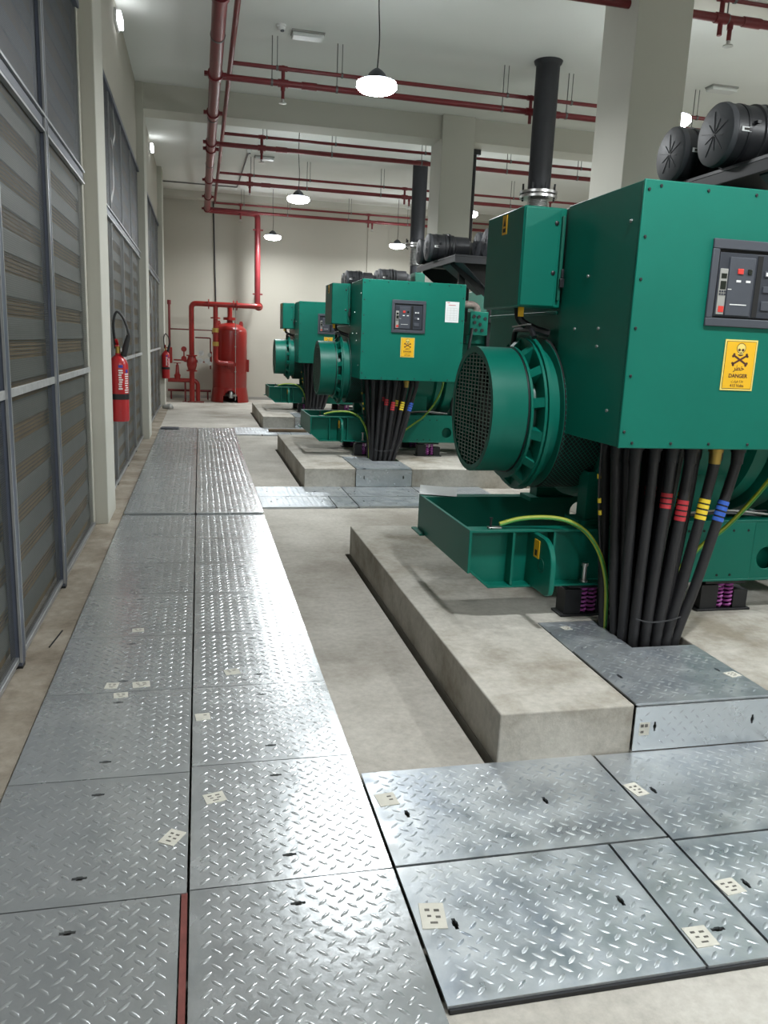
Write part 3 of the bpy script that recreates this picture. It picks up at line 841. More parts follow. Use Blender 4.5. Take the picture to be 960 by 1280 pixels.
# grille: wire grid inside the shroud
gr = MB(); rg = 0.305
z = -0.30
while z < 0.301:
    h = math.sqrt(max(0, rg * rg - z * z))
    if h > 0.02: gr.box(1.423, 1.427, GY - h, GY + h, GZ + 0.015 + z - 0.0024, GZ + 0.015 + z + 0.0024)
    z += 0.0195
y = -0.285
while y < 0.30:
    h = math.sqrt(max(0, rg * rg - y * y))
    if h > 0.02: gr.box(1.419, 1.423, GY + y - 0.003, GY + y + 0.003, GZ + 0.015 - h, GZ + 0.015 + h)
    y += 0.052
gr.build('grille', 'zinc', alternator, smooth=False, recalc=False, kind='stuff')
fan = MB().lathe((1.50, GY, GZ + 0.015), (1, 0, 0), [(0, 0.05), (0.01, 0.10), (0.05, 0.12), (0.05, 0.29), (0.06, 0.29)], 32)
for i in range(12):
    a = 2 * PI * i / 12
    fan.bar((1.52, GY + 0.10 * math.cos(a), GZ + 0.10 * math.sin(a)), (1.52, GY + 0.29 * math.cos(a + 0.3), GZ + 0.29 * math.sin(a + 0.3)), 0.006, 0.05)
fan.build('fan_wheel', 'black', alternator, smooth=False)
eb = MB()
eb.ring((1.61, GY, GZ), (1, 0, 0), 0.0, 0.014, 0.28, 0.352, 48)
eb.ring((1.61, GY, GZ), (1, 0, 0), 0.052, 0.066, 0.30, 0.402, 48)
eb.ring((1.61, GY, GZ), (1, 0, 0), 0.069, 0.088, 0.30, 0.415, 48)
for i in range(14):
    a = 2 * PI * (i + 0.5) / 14
    c, s_ = math.cos(a), math.sin(a); tw = 0.024
    vs = []
    for x, r in ((1.618, 0.349), (1.664, 0.396), (1.664, 0.30), (1.618, 0.30)):
        for sg in (-1, 1):
            vs.append((x, GY + r * c - sg * tw * s_, GZ + r * s_ + sg * tw * c))
    eb.add(vs, [(0, 2, 3, 1), (2, 4, 5, 3), (4, 6, 7, 5), (6, 0, 1, 7), (0, 6, 4, 2), (1, 3, 5, 7)])
eb.build('end_bracket', 'green', alternator)
MB().lathe((1.605, GY, GZ), (1, 0, 0), [(0, 0.285), (0.09, 0.30)], 36).build('inner_drum', 'green_d', alternator)
mv = MB(); rm = 0.408
na = 64
for i in range(na):
    a0 = R(150) + R(240) * i / na; a1 = R(150) + R(240) * (i + 1) / na
    for j in range(9):
        xa = 1.770 + j * 0.026; xb = xa + 0.026
        def Pp(x, a, r=rm): return (x, GY + r * math.cos(a), GZ + r * math.sin(a))
        am = (a0 + a1) / 2
        for (x_0, b_0, x_1, b_1) in ((xa, a0, xb, a1), (xb, a0, xa, a1)):
            mv.add([Pp(x_0 - 0.0018, b_0), Pp(x_0 + 0.0018, b_0), Pp(x_1 + 0.0018, b_1), Pp(x_1 - 0.0018, b_1)], [(0, 1, 2, 3)])
mv.build('wire_vent', 'green', alternator, smooth=False, recalc=False, kind='stuff')
MB().ring((1.768, GY, GZ), (1, 0, 0), 0, 0.23, 0.396, 0.402, 48).build('vent_backing', 'dark', alternator)
MB().tube(bend([(1.655, 4.12, 1.58), (1.655, 4.10, 1.655), (1.655, 3.88, 1.655), (1.655, 3.84, 1.615)], 0.03), 0.014, 8).build('lifting_bow', 'black', alternator)
MB().bar((1.628, 4.06, 1.668), (1.64, 3.88, 1.68), 0.02, 0.006).build('bright_strip', 'alu', alternator, smooth=False, label='bright steel strip')

# ---- breaker panel
P = BY
bp_ = MB()
bp_.box(2.12, 2.515, P - 0.012, P, 2.005, 2.045).box(2.12, 2.515, P - 0.012, P, 1.685, 1.72).box(2.12, 2.152, P - 0.012, P, 1.72, 2.005).box(2.483, 2.515, P - 0.012, P, 1.72, 2.005)
panel = bp_.build('breaker_panel', 'greyp', G, bev=0.003)
MB().box(2.152, 2.483, P - 0.002, P + 0.001, 1.72, 2.005).build('recess', 'dark', panel, smooth=False)
MB().box(2.160, 2.478, P - 0.006, P - 0.001, 1.727, 1.992).build('breaker_face', 'greyd', panel, bev=0.002)
MB().box(2.208, 2.332, P - 0.012, P - 0.005, 1.732, 1.975).build('breaker_cover', 'greyp', panel, bev=0.003)
MB().box(2.166, 2.203, P - 0.012, P - 0.005, 1.735, 1.925).build('trip_unit', 'greyl', panel, bev=0.002)
MB().box(2.172, 2.198, P - 0.0135, P - 0.011, 1.885, 1.905).box(2.172, 2.199, P - 0.0135, P - 0.011, 1.84, 1.874).build('display', 'lcd', panel, smooth=False)
q = MB()
for i in range(3):
    for j in range(2): q.box(2.170 + i * 0.0115, 2.178 + i * 0.0115, P - 0.0135, P - 0.011, 1.815 + j * 0.012, 1.823 + j * 0.012)
q.build('key', 'greyd', panel, smooth=False)
MB().box(2.174, 2.20, P - 0.0135, P - 0.011, 1.745, 1.77).build('red_label', 'redbtn', panel, smooth=False)
MB().box(2.248, 2.276, P - 0.016, P - 0.011, 1.905, 1.928).build('push_button', 'redbtn', panel, bev=0.002, label='red push button')
MB().box(2.298, 2.318, P - 0.016, P - 0.011, 1.905, 1.928).build('push_button', 'lcd', panel, bev=0.002, label='black push button')
MB().box(2.247, 2.269, P - 0.0135, P - 0.011, 1.872, 1.881).box(2.294, 2.316, P - 0.0135, P - 0.011, 1.872, 1.881).build('window', 'white', panel, smooth=False)
MB().box(2.228, 2.31, P - 0.0128, P - 0.011, 1.777, 1.781).box(2.21, 2.228, P - 0.0128, P - 0.011, 1.84, 1.843).build('printed_line', 'white', panel, smooth=False)
MB().box(2.345, 2.37, P - 0.0085, P - 0.0045, 1.73, 1.985).build('dark_slot', 'dark', panel, smooth=False)
for za, zb in ((1.90, 1.925), (1.835, 1.862), (1.76, 1.80)):
    MB().box(2.385, 2.442, P - 0.011, P - 0.005, za, zb).build('relay', 'greyp', panel, bev=0.002)
MB().box(2.39, 2.405, P - 0.0125, P - 0.0105, 1.905, 1.92).box(2.415, 2.435, P - 0.0125, P - 0.0105, 1.907, 1.918).box(2.42, 2.438, P - 0.0125, P - 0.0105, 1.84, 1.855).build('indicator', 'white', panel, smooth=False)

# ---- danger sign
SX0, SX1, SZ0, SZ1 = 2.24, 2.402, 1.413, 1.633
sg = MB().box(SX0, SX1, P - 0.003, P, SZ0, SZ1).build('danger_sign', 'yellowpale', G, smooth=False, label='yellow danger sign with skull and crossbones')
MB().box(SX0 + 0.007, SX1 - 0.007, P - 0.0036, P - 0.002, SZ0 + 0.007, SZ1 - 0.007).build('border_line', 'brownink', sg, smooth=False)
MB().box(SX0 + 0.009, SX1 - 0.009, P - 0.0042, P - 0.002, SZ0 + 0.009, SZ1 - 0.009).build('sign_field', 'yellow', sg, smooth=False)
cx = (SX0 + SX1) / 2; H = SZ1 - SZ0
def zf(f): return SZ1 - f * H
yA, yB = P - 0.0048, P - 0.0040
el = lambda ex, ez, rx, rz, n=18, a0=0, a1=360: [(ex + rx * math.cos(R(a0 + (a1 - a0) * i / n)), ez + rz * math.sin(R(a0 + (a1 - a0) * i / n))) for i in range(n if a1 - a0 >= 360 else n + 1)]
MB().prism(el(cx, zf(.165), .0215, .019), 'y', yA, yB).box(cx - .013, cx + .013, yA, yB, zf(.30), zf(.20)).build('skull', 'yellowpale', sg, smooth=False)
MB().ring((cx, yA + .0003, zf(.165)), (0, -1, 0), 0, .0006, .0205, .0228, 20).build('skull_outline', 'brownink', sg, smooth=False)
fc = MB().prism(el(cx - .009, zf(.2), .0065, .006), 'y', yA - .0006, yA).prism(el(cx + .009, zf(.2), .0065, .006), 'y', yA - .0006, yA)
fc.prism([(cx, zf(.235)), (cx - .003, zf(.255)), (cx + .003, zf(.255))], 'y', yA - .0006, yA)
fc.prism(el(cx, zf(.27), .015, .010, 12, 200, 340), 'y', yA - .0006, yA)
fc.build('skull_face', 'brownink', sg, smooth=False)
cr = MB()
for sgn in (1, -1):
    p0 = Vector((cx - .032 * sgn, zf(.475))); p1 = Vector((cx + .032 * sgn, zf(.31))); d_ = (p1 - p0).normalized(); n_ = Vector((-d_.y, d_.x)) * .0042
    cr.prism([tuple(p0 + n_), tuple(p0 - n_), tuple(p1 - n_), tuple(p1 + n_)], 'y', yA + .0001 * sgn, yB)
    for p_, dd in ((p0, -1), (p1, 1)):
        for t_ in (-1, 1):
            c_ = p_ + n_.normalized() * .0045 * t_ + d_ * .002 * dd
            cr.prism(el(c_.x, c_.y, .0058, .0058, 10), 'y', yA + .0001 * sgn, yB)
cr.build('crossbones', 'brownink', sg, smooth=False)
text_mesh('DANGER', .0235, (cx, P - 0.0042, zf(.745)), sg, mt='brownink', bold=.0006)
text_mesh('415 Volts', .018, (cx, P - 0.0042, zf(.93)), sg, mt='brownink', bold=.0002)
text_mesh('\uFEAE\uFEC4\uFEA7', .032, (cx, P - 0.0042, zf(.60)), sg, mt='brownink', bold=.0004)
text_mesh('\uFE96\uFEDF\uFEEE\uFED3 \u0664\u0661\u0665', .016, (cx, P - 0.0042, zf(.84)), sg, mt='brownink')

# ---- power cables between box and trench
def cable(tx, ty, bx, by, tape=None, zt=0.9, nb=4, r=0.0245):
    top = Vector((tx, ty, BZ0 + 0.02)); bot = Vector((bx, by, 0.02))
    pts = [top, top + Vector((0, 0, -0.09)), (top * 0.72 + bot * 0.28) + Vector(((tx - bx) * 0.05, 0, 0)), top * 0.4 + bot * 0.6, bot + Vector(((tx - bx) * 0.06, 0, 0.2)), bot]
    pl = smoothline(pts, 5)
    o = MB().tube(pl, r, 12).build('power_cable', 'rubber', G)
    MB().lathe(top + Vector((0, 0, -0.02)), (0, 0, -1), [(-0.01, r + 0.010), (0.03, r + 0.010), (0.03, r + 0.005), (0.085, r + 0.003)], 12).build('cable_gland', 'brass' if tape == 'tapeyel' and ty < 3.35 else 'black', o)
    if tape:
        for i in range(nb):
            z0 = zt - i * 0.026
            # point and direction of the cable at that height
            for a, b in zip(pl[:-1], pl[1:]):
                if a.z >= z0 >= b.z:
                    t_ = (a.z - z0) / (a.z - b.z); p_ = a.lerp(b, t_); dd = (b - a).normalized(); break
            MB().cyl(p_, p_ + dd * 0.019, r + 0.0022, n=12).build('colour_band', tape, o, label={'tapered': 'red', 'tapeyel': 'yellow', 'tapeblue': 'blue'}[tape] + ' tape band')
cable(2.485, 3.26, 2.22, 3.21, 'tapeblue', 0.885)
cable(2.365, 3.26, 2.17, 3.20, 'tapeyel', 0.895)
cable(2.235, 3.26, 2.12, 3.20, 'tapered', 0.89)
cable(2.15, 3.28, 2.068, 3.21, 'tapered', 0.92, 3)
cable(2.07, 3.30, 2.02, 3.23, None)
cable(1.98, 3.31, 2.0, 3.29, None)
cable(2.30, 3.36, 2.16, 3.28, 'tapeyel', 0.905, 3)
cable(2.12, 3.38, 2.06, 3.30, 'tapered', 0.935, 2)
cable(1.93, 3.40, 2.0, 3.36, None)
cable(1.99, 3.42, 2.04, 3.34, None)
cable(2.22, 3.41, 2.12, 3.33, None)
cable(2.09, 3.49, 2.04, 3.43, None)
cable(2.31, 3.49, 2.20, 3.42, None)
cable(2.05, 3.44, 2.08, 3.38, None)
cable(2.16, 3.46, 2.12, 3.38, None)
cable(2.26, 3.46, 2.17, 3.36, None)
cable(2.37, 3.42, 2.21, 3.30, None)
cable(2.46, 3.38, 2.22, 3.29, None)
for a_, b_ in ((1.95, 1.99), (2.02, 2.05), (2.10, 2.10), (2.18, 2.13), (2.27, 2.17), (2.36, 2.20), (2.44, 2.23)): cable(a_, 3.54, b_, 3.46, None)  # extra rear cables, added to block and darken the gaps in the bundle
o = MB().tube(smoothline([(1.86, 3.42, 1.15), (1.885, 3.45, 0.9), (1.93, 3.46, 0.6), (1.99, 3.44, 0.3), (2.0, 3.42, 0.1)], 5), 0.006, 6).build('control_cable', 'rubber', G)
for z, x in ((0.98, 1.876), (0.86, 1.891), (0.80, 1.90)):
    MB().cyl((x, 3.448, z), (x + 0.003, 3.449, z - 0.022), 0.009, n=8).build('cable_marker', 'tapeyel', o)
MB().tube(smoothline([(1.99, 3.175, 0.335), (2.06, 3.165, 0.32), (2.16, 3.165, 0.325), (2.23, 3.18, 0.335)], 5), 0.004, 6).build('cable_tie', 'black', G)
# earth straps
def earth(pts, name='earth_cable'):
    pl = smoothline(pts, 6)
    o = MB().tube(pl, 0.0115, 10).build(name, 'ygreen', G, label='yellow and green striped earth cable')
    MB().tube([p + Vector((0, -0.0075, -0.0035)) for p in pl], 0.0062, 8).build('green_stripe', 'earthgreen', o)
    return o
e1 = earth([(1.45, 3.612, 0.698), (1.56, 3.60, 0.728), (1.70, 3.57, 0.738), (1.80, 3.53, 0.72), (1.875, 3.485, 0.665), (1.94, 3.455, 0.55), (1.98, 3.445, 0.38), (1.99, 3.44, 0.12)])
MB().box(1.39, 1.46, 3.60, 3.63, ZT + 0.001, ZT + 0.01).build('cable_lug', 'alu', e1, bev=0.002)
earth([(2.84, 3.33, 1.16), (2.84, 3.40, 1.03), (2.78, 3.47, 0.86), (2.66, 3.50, 0.70), (2.54, 3.50, 0.61), (2.42, 3.46, 0.53), (2.33, 3.42, 0.44), (2.28, 3.36, 0.2), (2.27, 3.34, 0.08)])

# ---- engine
en = MB()
en.lathe((2.92, GY, GZ), (1, 0, 0), [(0, 0.46), (0.02, 0.54), (0.14, 0.54), (0.16, 0.44), (0.24, 0.40)], 40)
en.box(3.12, 5.15, 3.74, 4.36, 0.95, 1.60)
en.box(3.2, 5.0, 3.82, 4.28, 0.68, 0.95)
for i in range(6):
    x = 3.2 + i * 0.32
    en.box(x, x + 0.28, 3.66, 3.98, 1.60, 1.86).box(x, x + 0.28, 4.12, 4.44, 1.60, 1.86)
    en.box(x + 0.03, x + 0.25, 3.70, 3.74, 1.05, 1.45).box(x + 0.03, x + 0.25, 4.36, 4.40, 1.05, 1.45)
engine = en.build('engine', 'green', G, bev=0.006)
MB().tube(bend([(3.62, 3.62, 1.70), (4.9, 3.62, 1.70), (5.0, 3.62, 2.05), (4.6, 3.7, 2.1)], 0.1), 0.06, 12).build('exhaust_manifold', 'wrap', engine)
MB().tube(bend([(3.06, 3.60, 1.90), (3.06, 3.60, 2.06), (3.30, 3.60, 2.06), (3.30, 3.60, 1.75)], 0.08), 0.045, 12).build('wrapped_pipe', 'wrap', engine, label='mottled wrapped pipe')
ec = MB().box(3.17, 3.40, 3.46, 3.58, 1.70, 1.98).build('engine_control_box', 'green', engine, bev=0.008)
q = MB()
for x, z in ((3.22, 1.92), (3.28, 1.92), (3.23, 1.85), (3.30, 1.83), (3.25, 1.76), (3.33, 1.76), (3.36, 1.9)):
    q.cyl((x, 3.452, z), (x, 3.462, z), 0.02, n=10)
q.build('socket', 'black', engine)
MB().tube(smoothline([(3.2, 3.45, 1.78), (3.15, 3.40, 1.5), (3.18, 3.5, 1.2), (3.3, 3.6, 0.9)], 5), 0.018, 8).build('hose', 'rubber', engine)
MB().lathe((3.05, 3.50, 1.22), (1, 0, 0), [(0, 0.09), (0.02, 0.11), (0.25, 0.11), (0.27, 0.08)], 20).build('starter_motor', 'green', engine)
for i in range(4):
    MB().lathe((4.0 + i * 0.16, 3.62, 0.78), (0, 0, 1), [(0, 0.055), (0.02, 0.06), (0.2, 0.06), (0.24, 0.045)], 16).build('oil_filter', 'white', engine)
MB().box(3.97, 4.75, 3.32, 3.72, 2.64, 2.90).build('header_tank', 'green_d', engine, bev=0.02)
MB().box(4.02, 4.08, 3.66, 3.72, 1.84, 2.66).box(4.5, 4.56, 3.66, 3.72, 1.84, 2.66).build('tank_stand', 'black', engine)
# radiator on the far end
rd = MB().box(5.55, 6.15, 3.25, 4.85, 0.712, 2.7).build('radiator', 'green', G, bev=0.02)
MB().ring((5.38, GY, 1.65), (1, 0, 0), 0, 0.18, 0.60, 0.63, 40).build('fan_guard', 'black', rd)
f_ = MB()
for i in range(6):
    a = 2 * PI * i / 6
    f_.bar((5.46, GY, 1.65), (5.48, GY + 0.56 * math.cos(a), 1.65 + 0.56 * math.sin(a)), 0.02, 0.16, (0, -math.sin(a), math.cos(a)))
f_.cyl((5.14, GY, 1.65), (5.52, GY, 1.65), 0.09)
f_.build('cooling_fan', 'black', rd)
# ---- air filters on their bracket
ft = MB()
ft.prism([(2.86, 3.22), (3.95, 3.22), (3.95, 5.10), (3.0, 5.10), (2.86, 4.9)], 'z', 2.57, 2.592)
ft.box(2.862, 3.95, 3.222, 3.235, 2.50, 2.575).box(2.862, 2.875, 3.23, 4.9, 2.51, 2.575)
tray = ft.build('filter_bracket', 'black', G, bev=0.003)
for y in (3.50, 4.72):
    MB().box(3.42, 3.56, y, y + 0.08, 1.86, 2.58).build('bracket_post', 'black', tray, bev=0.004)
    if y < 4: MB().box(3.04, 3.12, 3.59, 3.65, 0.714, 2.57).box(3.44, 3.55, 3.59, 3.65, 0.714, 2.57).build('bracket_leg', 'black', tray, bev=0.003)
    MB().prism([(2.90, 2.56), (2.90, 2.50), (3.42, 2.10), (3.42, 2.56)], 'y', y + 0.01, y + 0.022).build('gusset', 'black', tray, smooth=False)
MB().add([(2.95, 3.25, 2.52), (3.42, 3.5, 2.2), (3.42, 4.0, 2.2), (2.95, 4.0, 2.52), (2.95, 3.25, 2.53), (3.42, 3.5, 2.21), (3.42, 4.0, 2.21), (2.95, 4.0, 2.53)],
         [(0, 1, 2, 3), (7, 6, 5, 4), (0, 4, 5, 1), (1, 5, 6, 2), (2, 6, 7, 3), (3, 7, 4, 0)]).build('brace_plate', 'greyp', tray, smooth=False)
def air_filter(x, y, z, r):
    f = MB().lathe((x, y, z), (1, 0, 0), [(0.028, r * 0.97), (0.20, r * 0.97), (0.205, r * 1.03), (0.235, r * 1.03), (0.24, r * 0.93), (0.30, r * 0.93), (0.31, r * 0.97), (0.33, r * 0.97), (0.34, r * 0.9), (0.52, r * 0.9), (0.54, r * 0.7), (0.60, r * 0.55)], 40)
    o = f.build('air_filter', 'filter', G)
    MB().lathe((x, y, z), (1, 0, 0), [(0.0, r * 0.90), (0.006, r * 0.97), (0.028, r), (0.034, r), (0.04, r * 0.98)], 40).build('end_cap', 'cap', o)
    q = MB()
    for i in range(10):
        a = 2 * PI * i / 10 + 0.2
        rr = r * (0.72 if i % 2 == 0 else 0.5)
        q.bar((x - 0.0008, y, z), (x - 0.0008, y + rr * math.cos(a), z + rr * math.sin(a)), 0.002, 0.005, (1, 0, 0))
    q.build('cap_groove', 'black', o, smooth=False)
    MB().ring((x + 0.10, y, z), (1, 0, 0), 0, 0.02, r * 0.96, r * 0.995, 40).ring((x + 0.26, y, z), (1, 0, 0), 0, 0.025, r * 0.92, r * 1.05, 40).build('clamp_strap', 'black', o)
    MB().box(x + 0.055, x + 0.115, y - r * 0.99, y - r * 0.94, z - 0.012, z + 0.012).build('white_label', 'white', o, smooth=False)
    MB().box(x + 0.068, x + 0.108, y - r * 0.993, y - r * 0.985, z - 0.006, z + 0.006).build('label_mark', 'ink', o, smooth=False)
    MB().box(x + 0.13, x + 0.15, y - r * 1.12, y - r * 0.9, z + 0.03, z + 0.045).build('clip', 'black', o)
air_filter(2.82, 4.70, 2.76, 0.160)
air_filter(2.80, 4.23, 2.765, 0.168)
air_filter(3.30, 3.78, 2.765, 0.165)
air_filter(3.28, 3.40, 2.765, 0.165)

# ---- copies
G2 = copy_tree(G); G2.location.y += S
G2['label'] = 'middle green diesel generator, white notice taped on its terminal box'
ORIG[G2.name] = tuple(G2.location)
G3 = copy_tree(G); G3.location.y += 2 * S
G3['label'] = 'farthest green diesel generator, partly hidden behind the middle one'
ORIG[G3.name] = tuple(G3.location)
nt_ = MB().box(2.75, 2.912, P + S - 0.0016, P + S, 1.826, 2.056).build('taped_notice', 'paper', G2, smooth=False, label='white printed notice with a table')
g = MB()
for x0, x1, z0, z1 in ((2.768, 2.80, 2.040, 2.046), (2.785, 2.87, 2.015, 2.021)): g.box(x0, x1, P + S - 0.0022, P + S - 0.0012, z0, z1)
g.build('printed_line', 'inkred', nt_, smooth=False)
g = MB()
for i in range(6): g.box(2.77, 2.893, P + S - 0.0021, P + S - 0.0012, 1.85 + i * 0.027, 1.8512 + i * 0.027)
for i in range(4): g.box(2.77 + i * 0.0405, 2.7713 + i * 0.0405, P + S - 0.0021, P + S - 0.0012, 1.85, 1.986)
g.build('printed_table', 'greyl', nt_, smooth=False)

# exhaust stacks
for k in range(3):
    y = GY + k * S
    who = ['nearest', 'middle', 'farthest'][k]
    t = thing('exhaust_stack', 'black lagged exhaust stack rising to the ceiling from the %s generator' % who, 'exhaust pipe', (4.17, y, 2.1), 'exhaust stacks')
    MB().lathe((4.17, y, 3.50), (0, 0, 1), [(0, 0.140), (1.45, 0.145), (1.47, 0.165), (1.499, 0.175)], 32).build('lagged_pipe', 'exh', t)
    q = MB().lathe((4.17, y, 3.42), (0, 0, 1), [(0, 0.16), (0.0, 0.235), (0.03, 0.235), (0.03, 0.17), (0.05, 0.17), (0.05, 0.235), (0.08, 0.235), (0.08, 0.15)], 32)
    q.build('flange', 'alu', t)
    for i in range(8):
        a = 2 * PI * i / 8
        MB().cyl((4.17 + 0.21 * math.cos(a), y + 0.21 * math.sin(a), 3.40), (4.17 + 0.21 * math.cos(a), y + 0.21 * math.sin(a), 3.58), 0.013, n=8).build('flange_bolt', 'black', t)
    prof = []
    for i in range(15): prof += [(i * 0.022, 0.118), (i * 0.022 + 0.011, 0.136)]
    MB().lathe((4.17, y, 3.08), (0, 0, 1), prof, 28).build('bellows', 'alu', t)
    MB().cyl((4.17, y, 3.09), (4.17, y, 1.87), 0.115, n=20).build('lower_pipe', 'exh', t)
# ================================================================== SPRINKLER PIPEWORK
T = thing('sprinkler_pipework', 'dark red overhead sprinkler pipework with a thick main along the ceiling and paired cross branches', 'pipework', (0.2, 8.0, 4.4))
MX, MZ = 0.20, 4.50
main = MB().tube(bend([(MX, YW0 + 0.1, MZ), (MX, 20.36, MZ), (1.39, 20.36, MZ - 0.01), (1.40, 20.36, 2.40)], 0.12, 6), 0.070, 16).build('main_pipe', 'redpipe', T)
for y in (-3, 0.5, 3.55, 6.9, 7.9, 10.15, 11.8, 13.5, 13.95, 16.6, 18.5, 20.2):
    MB().cyl((MX, y - 0.045, MZ), (MX, y + 0.045, MZ), 0.088, n=16).box(MX - 0.125, MX + 0.125, y - 0.025, y + 0.025, MZ - 0.022, MZ + 0.022).build('pipe_coupling', 'redpipe', main)
for z in (4.12, 2.62):
    MB().box(1.28, 1.52, 20.31, 20.36, z - 0.018, z + 0.018).cyl((1.40, 20.36, z), (1.40, YW1, z), 0.014, n=8).build('wall_bracket', 'redpipe', main, smooth=False)
for y in (2.5, 5.5, 8.9, 12.0, 15.1, 18.6):
    MB().cyl((MX, y, MZ + 0.06), (MX, y, ZC), 0.006, n=6).ring((MX, y, MZ), (0, 1, 0), -0.015, 0.015, 0.070, 0.076, 16).build('hanger_rod', 'rod', main)
SX, SZ = 0.375, 4.66
small = MB().tube([(SX, YW0 + 0.1, SZ), (SX, 20.3, SZ)], 0.030, 10).build('upper_pipe', 'redpipe', T)
for k, y in enumerate((3.5, 6.95, 10.2, 13.55, 16.65, 20.28)):
    lo = MB().tube([(MX, y, MZ), (XW1 - 0.1, y, MZ)], 0.036, 10).build('branch_pipe', 'redpipe', T)
    up2 = MB().tube([(SX, y, SZ), (XW1 - 0.1, y, SZ)], 0.024, 8).build('branch_pipe', 'redpipe', T)
    for i, x in enumerate((0.98, 4.10 if k else 4.53, 7.3)):
        if k == 1 and i == 1: x = 4.53
        MB().cyl((x, y, MZ - 0.02 if i == 0 else 4.36), (x, y, SZ + 0.03), 0.022, n=8).cyl((x - 0.05, y, SZ), (x + 0.05, y, SZ), 0.032, n=8).cyl((x - 0.06, y, MZ), (x + 0.06, y, MZ), 0.045, n=10).build('riser', 'redpipe', up2)
        dx = 0.0 if i == 0 else 0.10
        MB().cyl((x + dx, y, MZ - 0.01), (x + dx, y, 4.33), 0.020, n=8).cyl((x + dx, y, MZ), (x + dx, y, 4.42), 0.027, n=8).build('drop_pipe', 'redpipe', lo)
        MB().lathe((x + dx, y, 4.335), (0, 0, -1), [(0, 0.014), (0.02, 0.018), (0.035, 0.012), (0.045, 0.045), (0.052, 0.048), (0.056, 0.01)], 12).build('sprinkler_head', 'alu', lo)
        MB().cyl((x + 0.22, y, MZ), (x + 0.40, y, MZ), 0.043, n=10).build('coupling', 'redpipe', lo)
    for x in ((0.85, 1.62, 3.72, 4.59, 6.4, 8.6) if k < 3 else (1.0, 2.1, 3.6, 5.1, 6.4, 8.6)):
        MB().cyl((x, y, MZ + 0.02), (x, y, ZC), 0.006, n=6).ring((x, y, MZ), (1, 0, 0), -0.012, 0.012, 0.036, 0.042, 12).build('hanger_rod', 'rod', lo)
        MB().cyl((x + 0.06, y, SZ + 0.01), (x + 0.06, y, ZC), 0.005, n=6).ring((x + 0.06, y, SZ), (1, 0, 0), -0.012, 0.012, 0.024, 0.030, 12).build('hanger_rod', 'rod', up2)

# ================================================================== LAMPS
def lamp(x, y, label, z=LAMP_Z):
    t = thing('pendant_lamp', label, 'lamp', (x, y, z), 'high-bay lamps')
    MB().tube(smoothline([(x, y, z + 0.13), (x + 0.012, y, z + 0.4), (x - 0.006, y, z + 0.75), (x, y, ZC)], 5), 0.006, 6).build('cord', 'black', t)
    MB().lathe((x, y, z + 0.015), (0, 0, 1), [(0.02, 0.16), (0.03, 0.165), (0.045, 0.10), (0.09, 0.08), (0.12, 0.05), (0.14, 0.02)], 24).build('housing', 'greyp', t)
    MB().lathe((x, y, z + 0.02), (0, 0, -1), [(-0.012, 0.185), (0.03, 0.19), (0.06, 0.16), (0.078, 0.08), (0.082, 0.01)], 24).build('lens', 'lens', t)
    MB().lathe((x, y, ZC), (0, 0, -1), [(0, 0.05), (0.02, 0.05), (0.03, 0.02)], 16).build('ceiling_rose', 'white', t)
    ld = bpy.data.lights.new('lamp_light', 'AREA')
    ld.shape = 'DISK'; ld.size = 0.30; ld.energy = LAMP_W; ld.color = (0.95, 0.985, 1.0); ld.spread = R(175)
    lo = bpy.data.objects.new('lamp_light', ld); COL.objects.link(lo)
    lo.parent = t; lo.location = (0, 0, -0.075)
lamp(1.63, 7.9, 'bright white pendant lamp nearest the camera, largest of the hanging lamps in view')
lamp(1.66, 14.3, 'second white pendant lamp down the first row, over the middle of the hall')
lamp(1.70, 19.7, 'small distant white pendant lamp in front of the back wall near the red tank')
lamp(4.72, 14.4, 'white pendant lamp seen just past the middle column, above the air filters')
lamp(4.72, 19.7, 'distant white pendant lamp before the back wall beside the black stack')
lamp(4.72, 7.9, 'white pendant lamp in the second row beside the near right column')
for x, y, l in ((1.63, 1.9, 'white pendant lamp above the front end of the walkway, above the frame'), (4.72, 1.9, 'white pendant lamp in front of the nearest generator, out of frame'),
                (1.63, -3.0, 'white pendant lamp behind the viewpoint over the walkway'), (4.72, -3.0, 'white pendant lamp behind the viewpoint over the generators'),
                (7.8, 1.9, 'white pendant lamp over the radiator of the nearest generator'), (7.8, 8.0, 'white pendant lamp over the radiator of the middle generator'), (7.8, 14.4, 'white pendant lamp over the radiator of the farthest generator')):
    lamp(x, y, l)

# bulkhead lights on the left wall
for i, (y, l) in enumerate(((9.76, 'lit bulkhead light high on the left wall above the second louvre screen'), (15.76, 'lit bulkhead light high on the left wall above the far louvre screen'))):
    t = thing('bulkhead_light', l, 'wall light', (XW0, y, 4.80))
    MB().box(XW0, XW0 + 0.03, y - 0.17, y + 0.17, 4.735, 4.875).build('base', 'white', t, bev=0.008)
    MB().box(XW0 + 0.03, XW0 + 0.075, y - 0.15, y + 0.15, 4.75, 4.86).build('diffuser', 'bulk', t, bev=0.015)

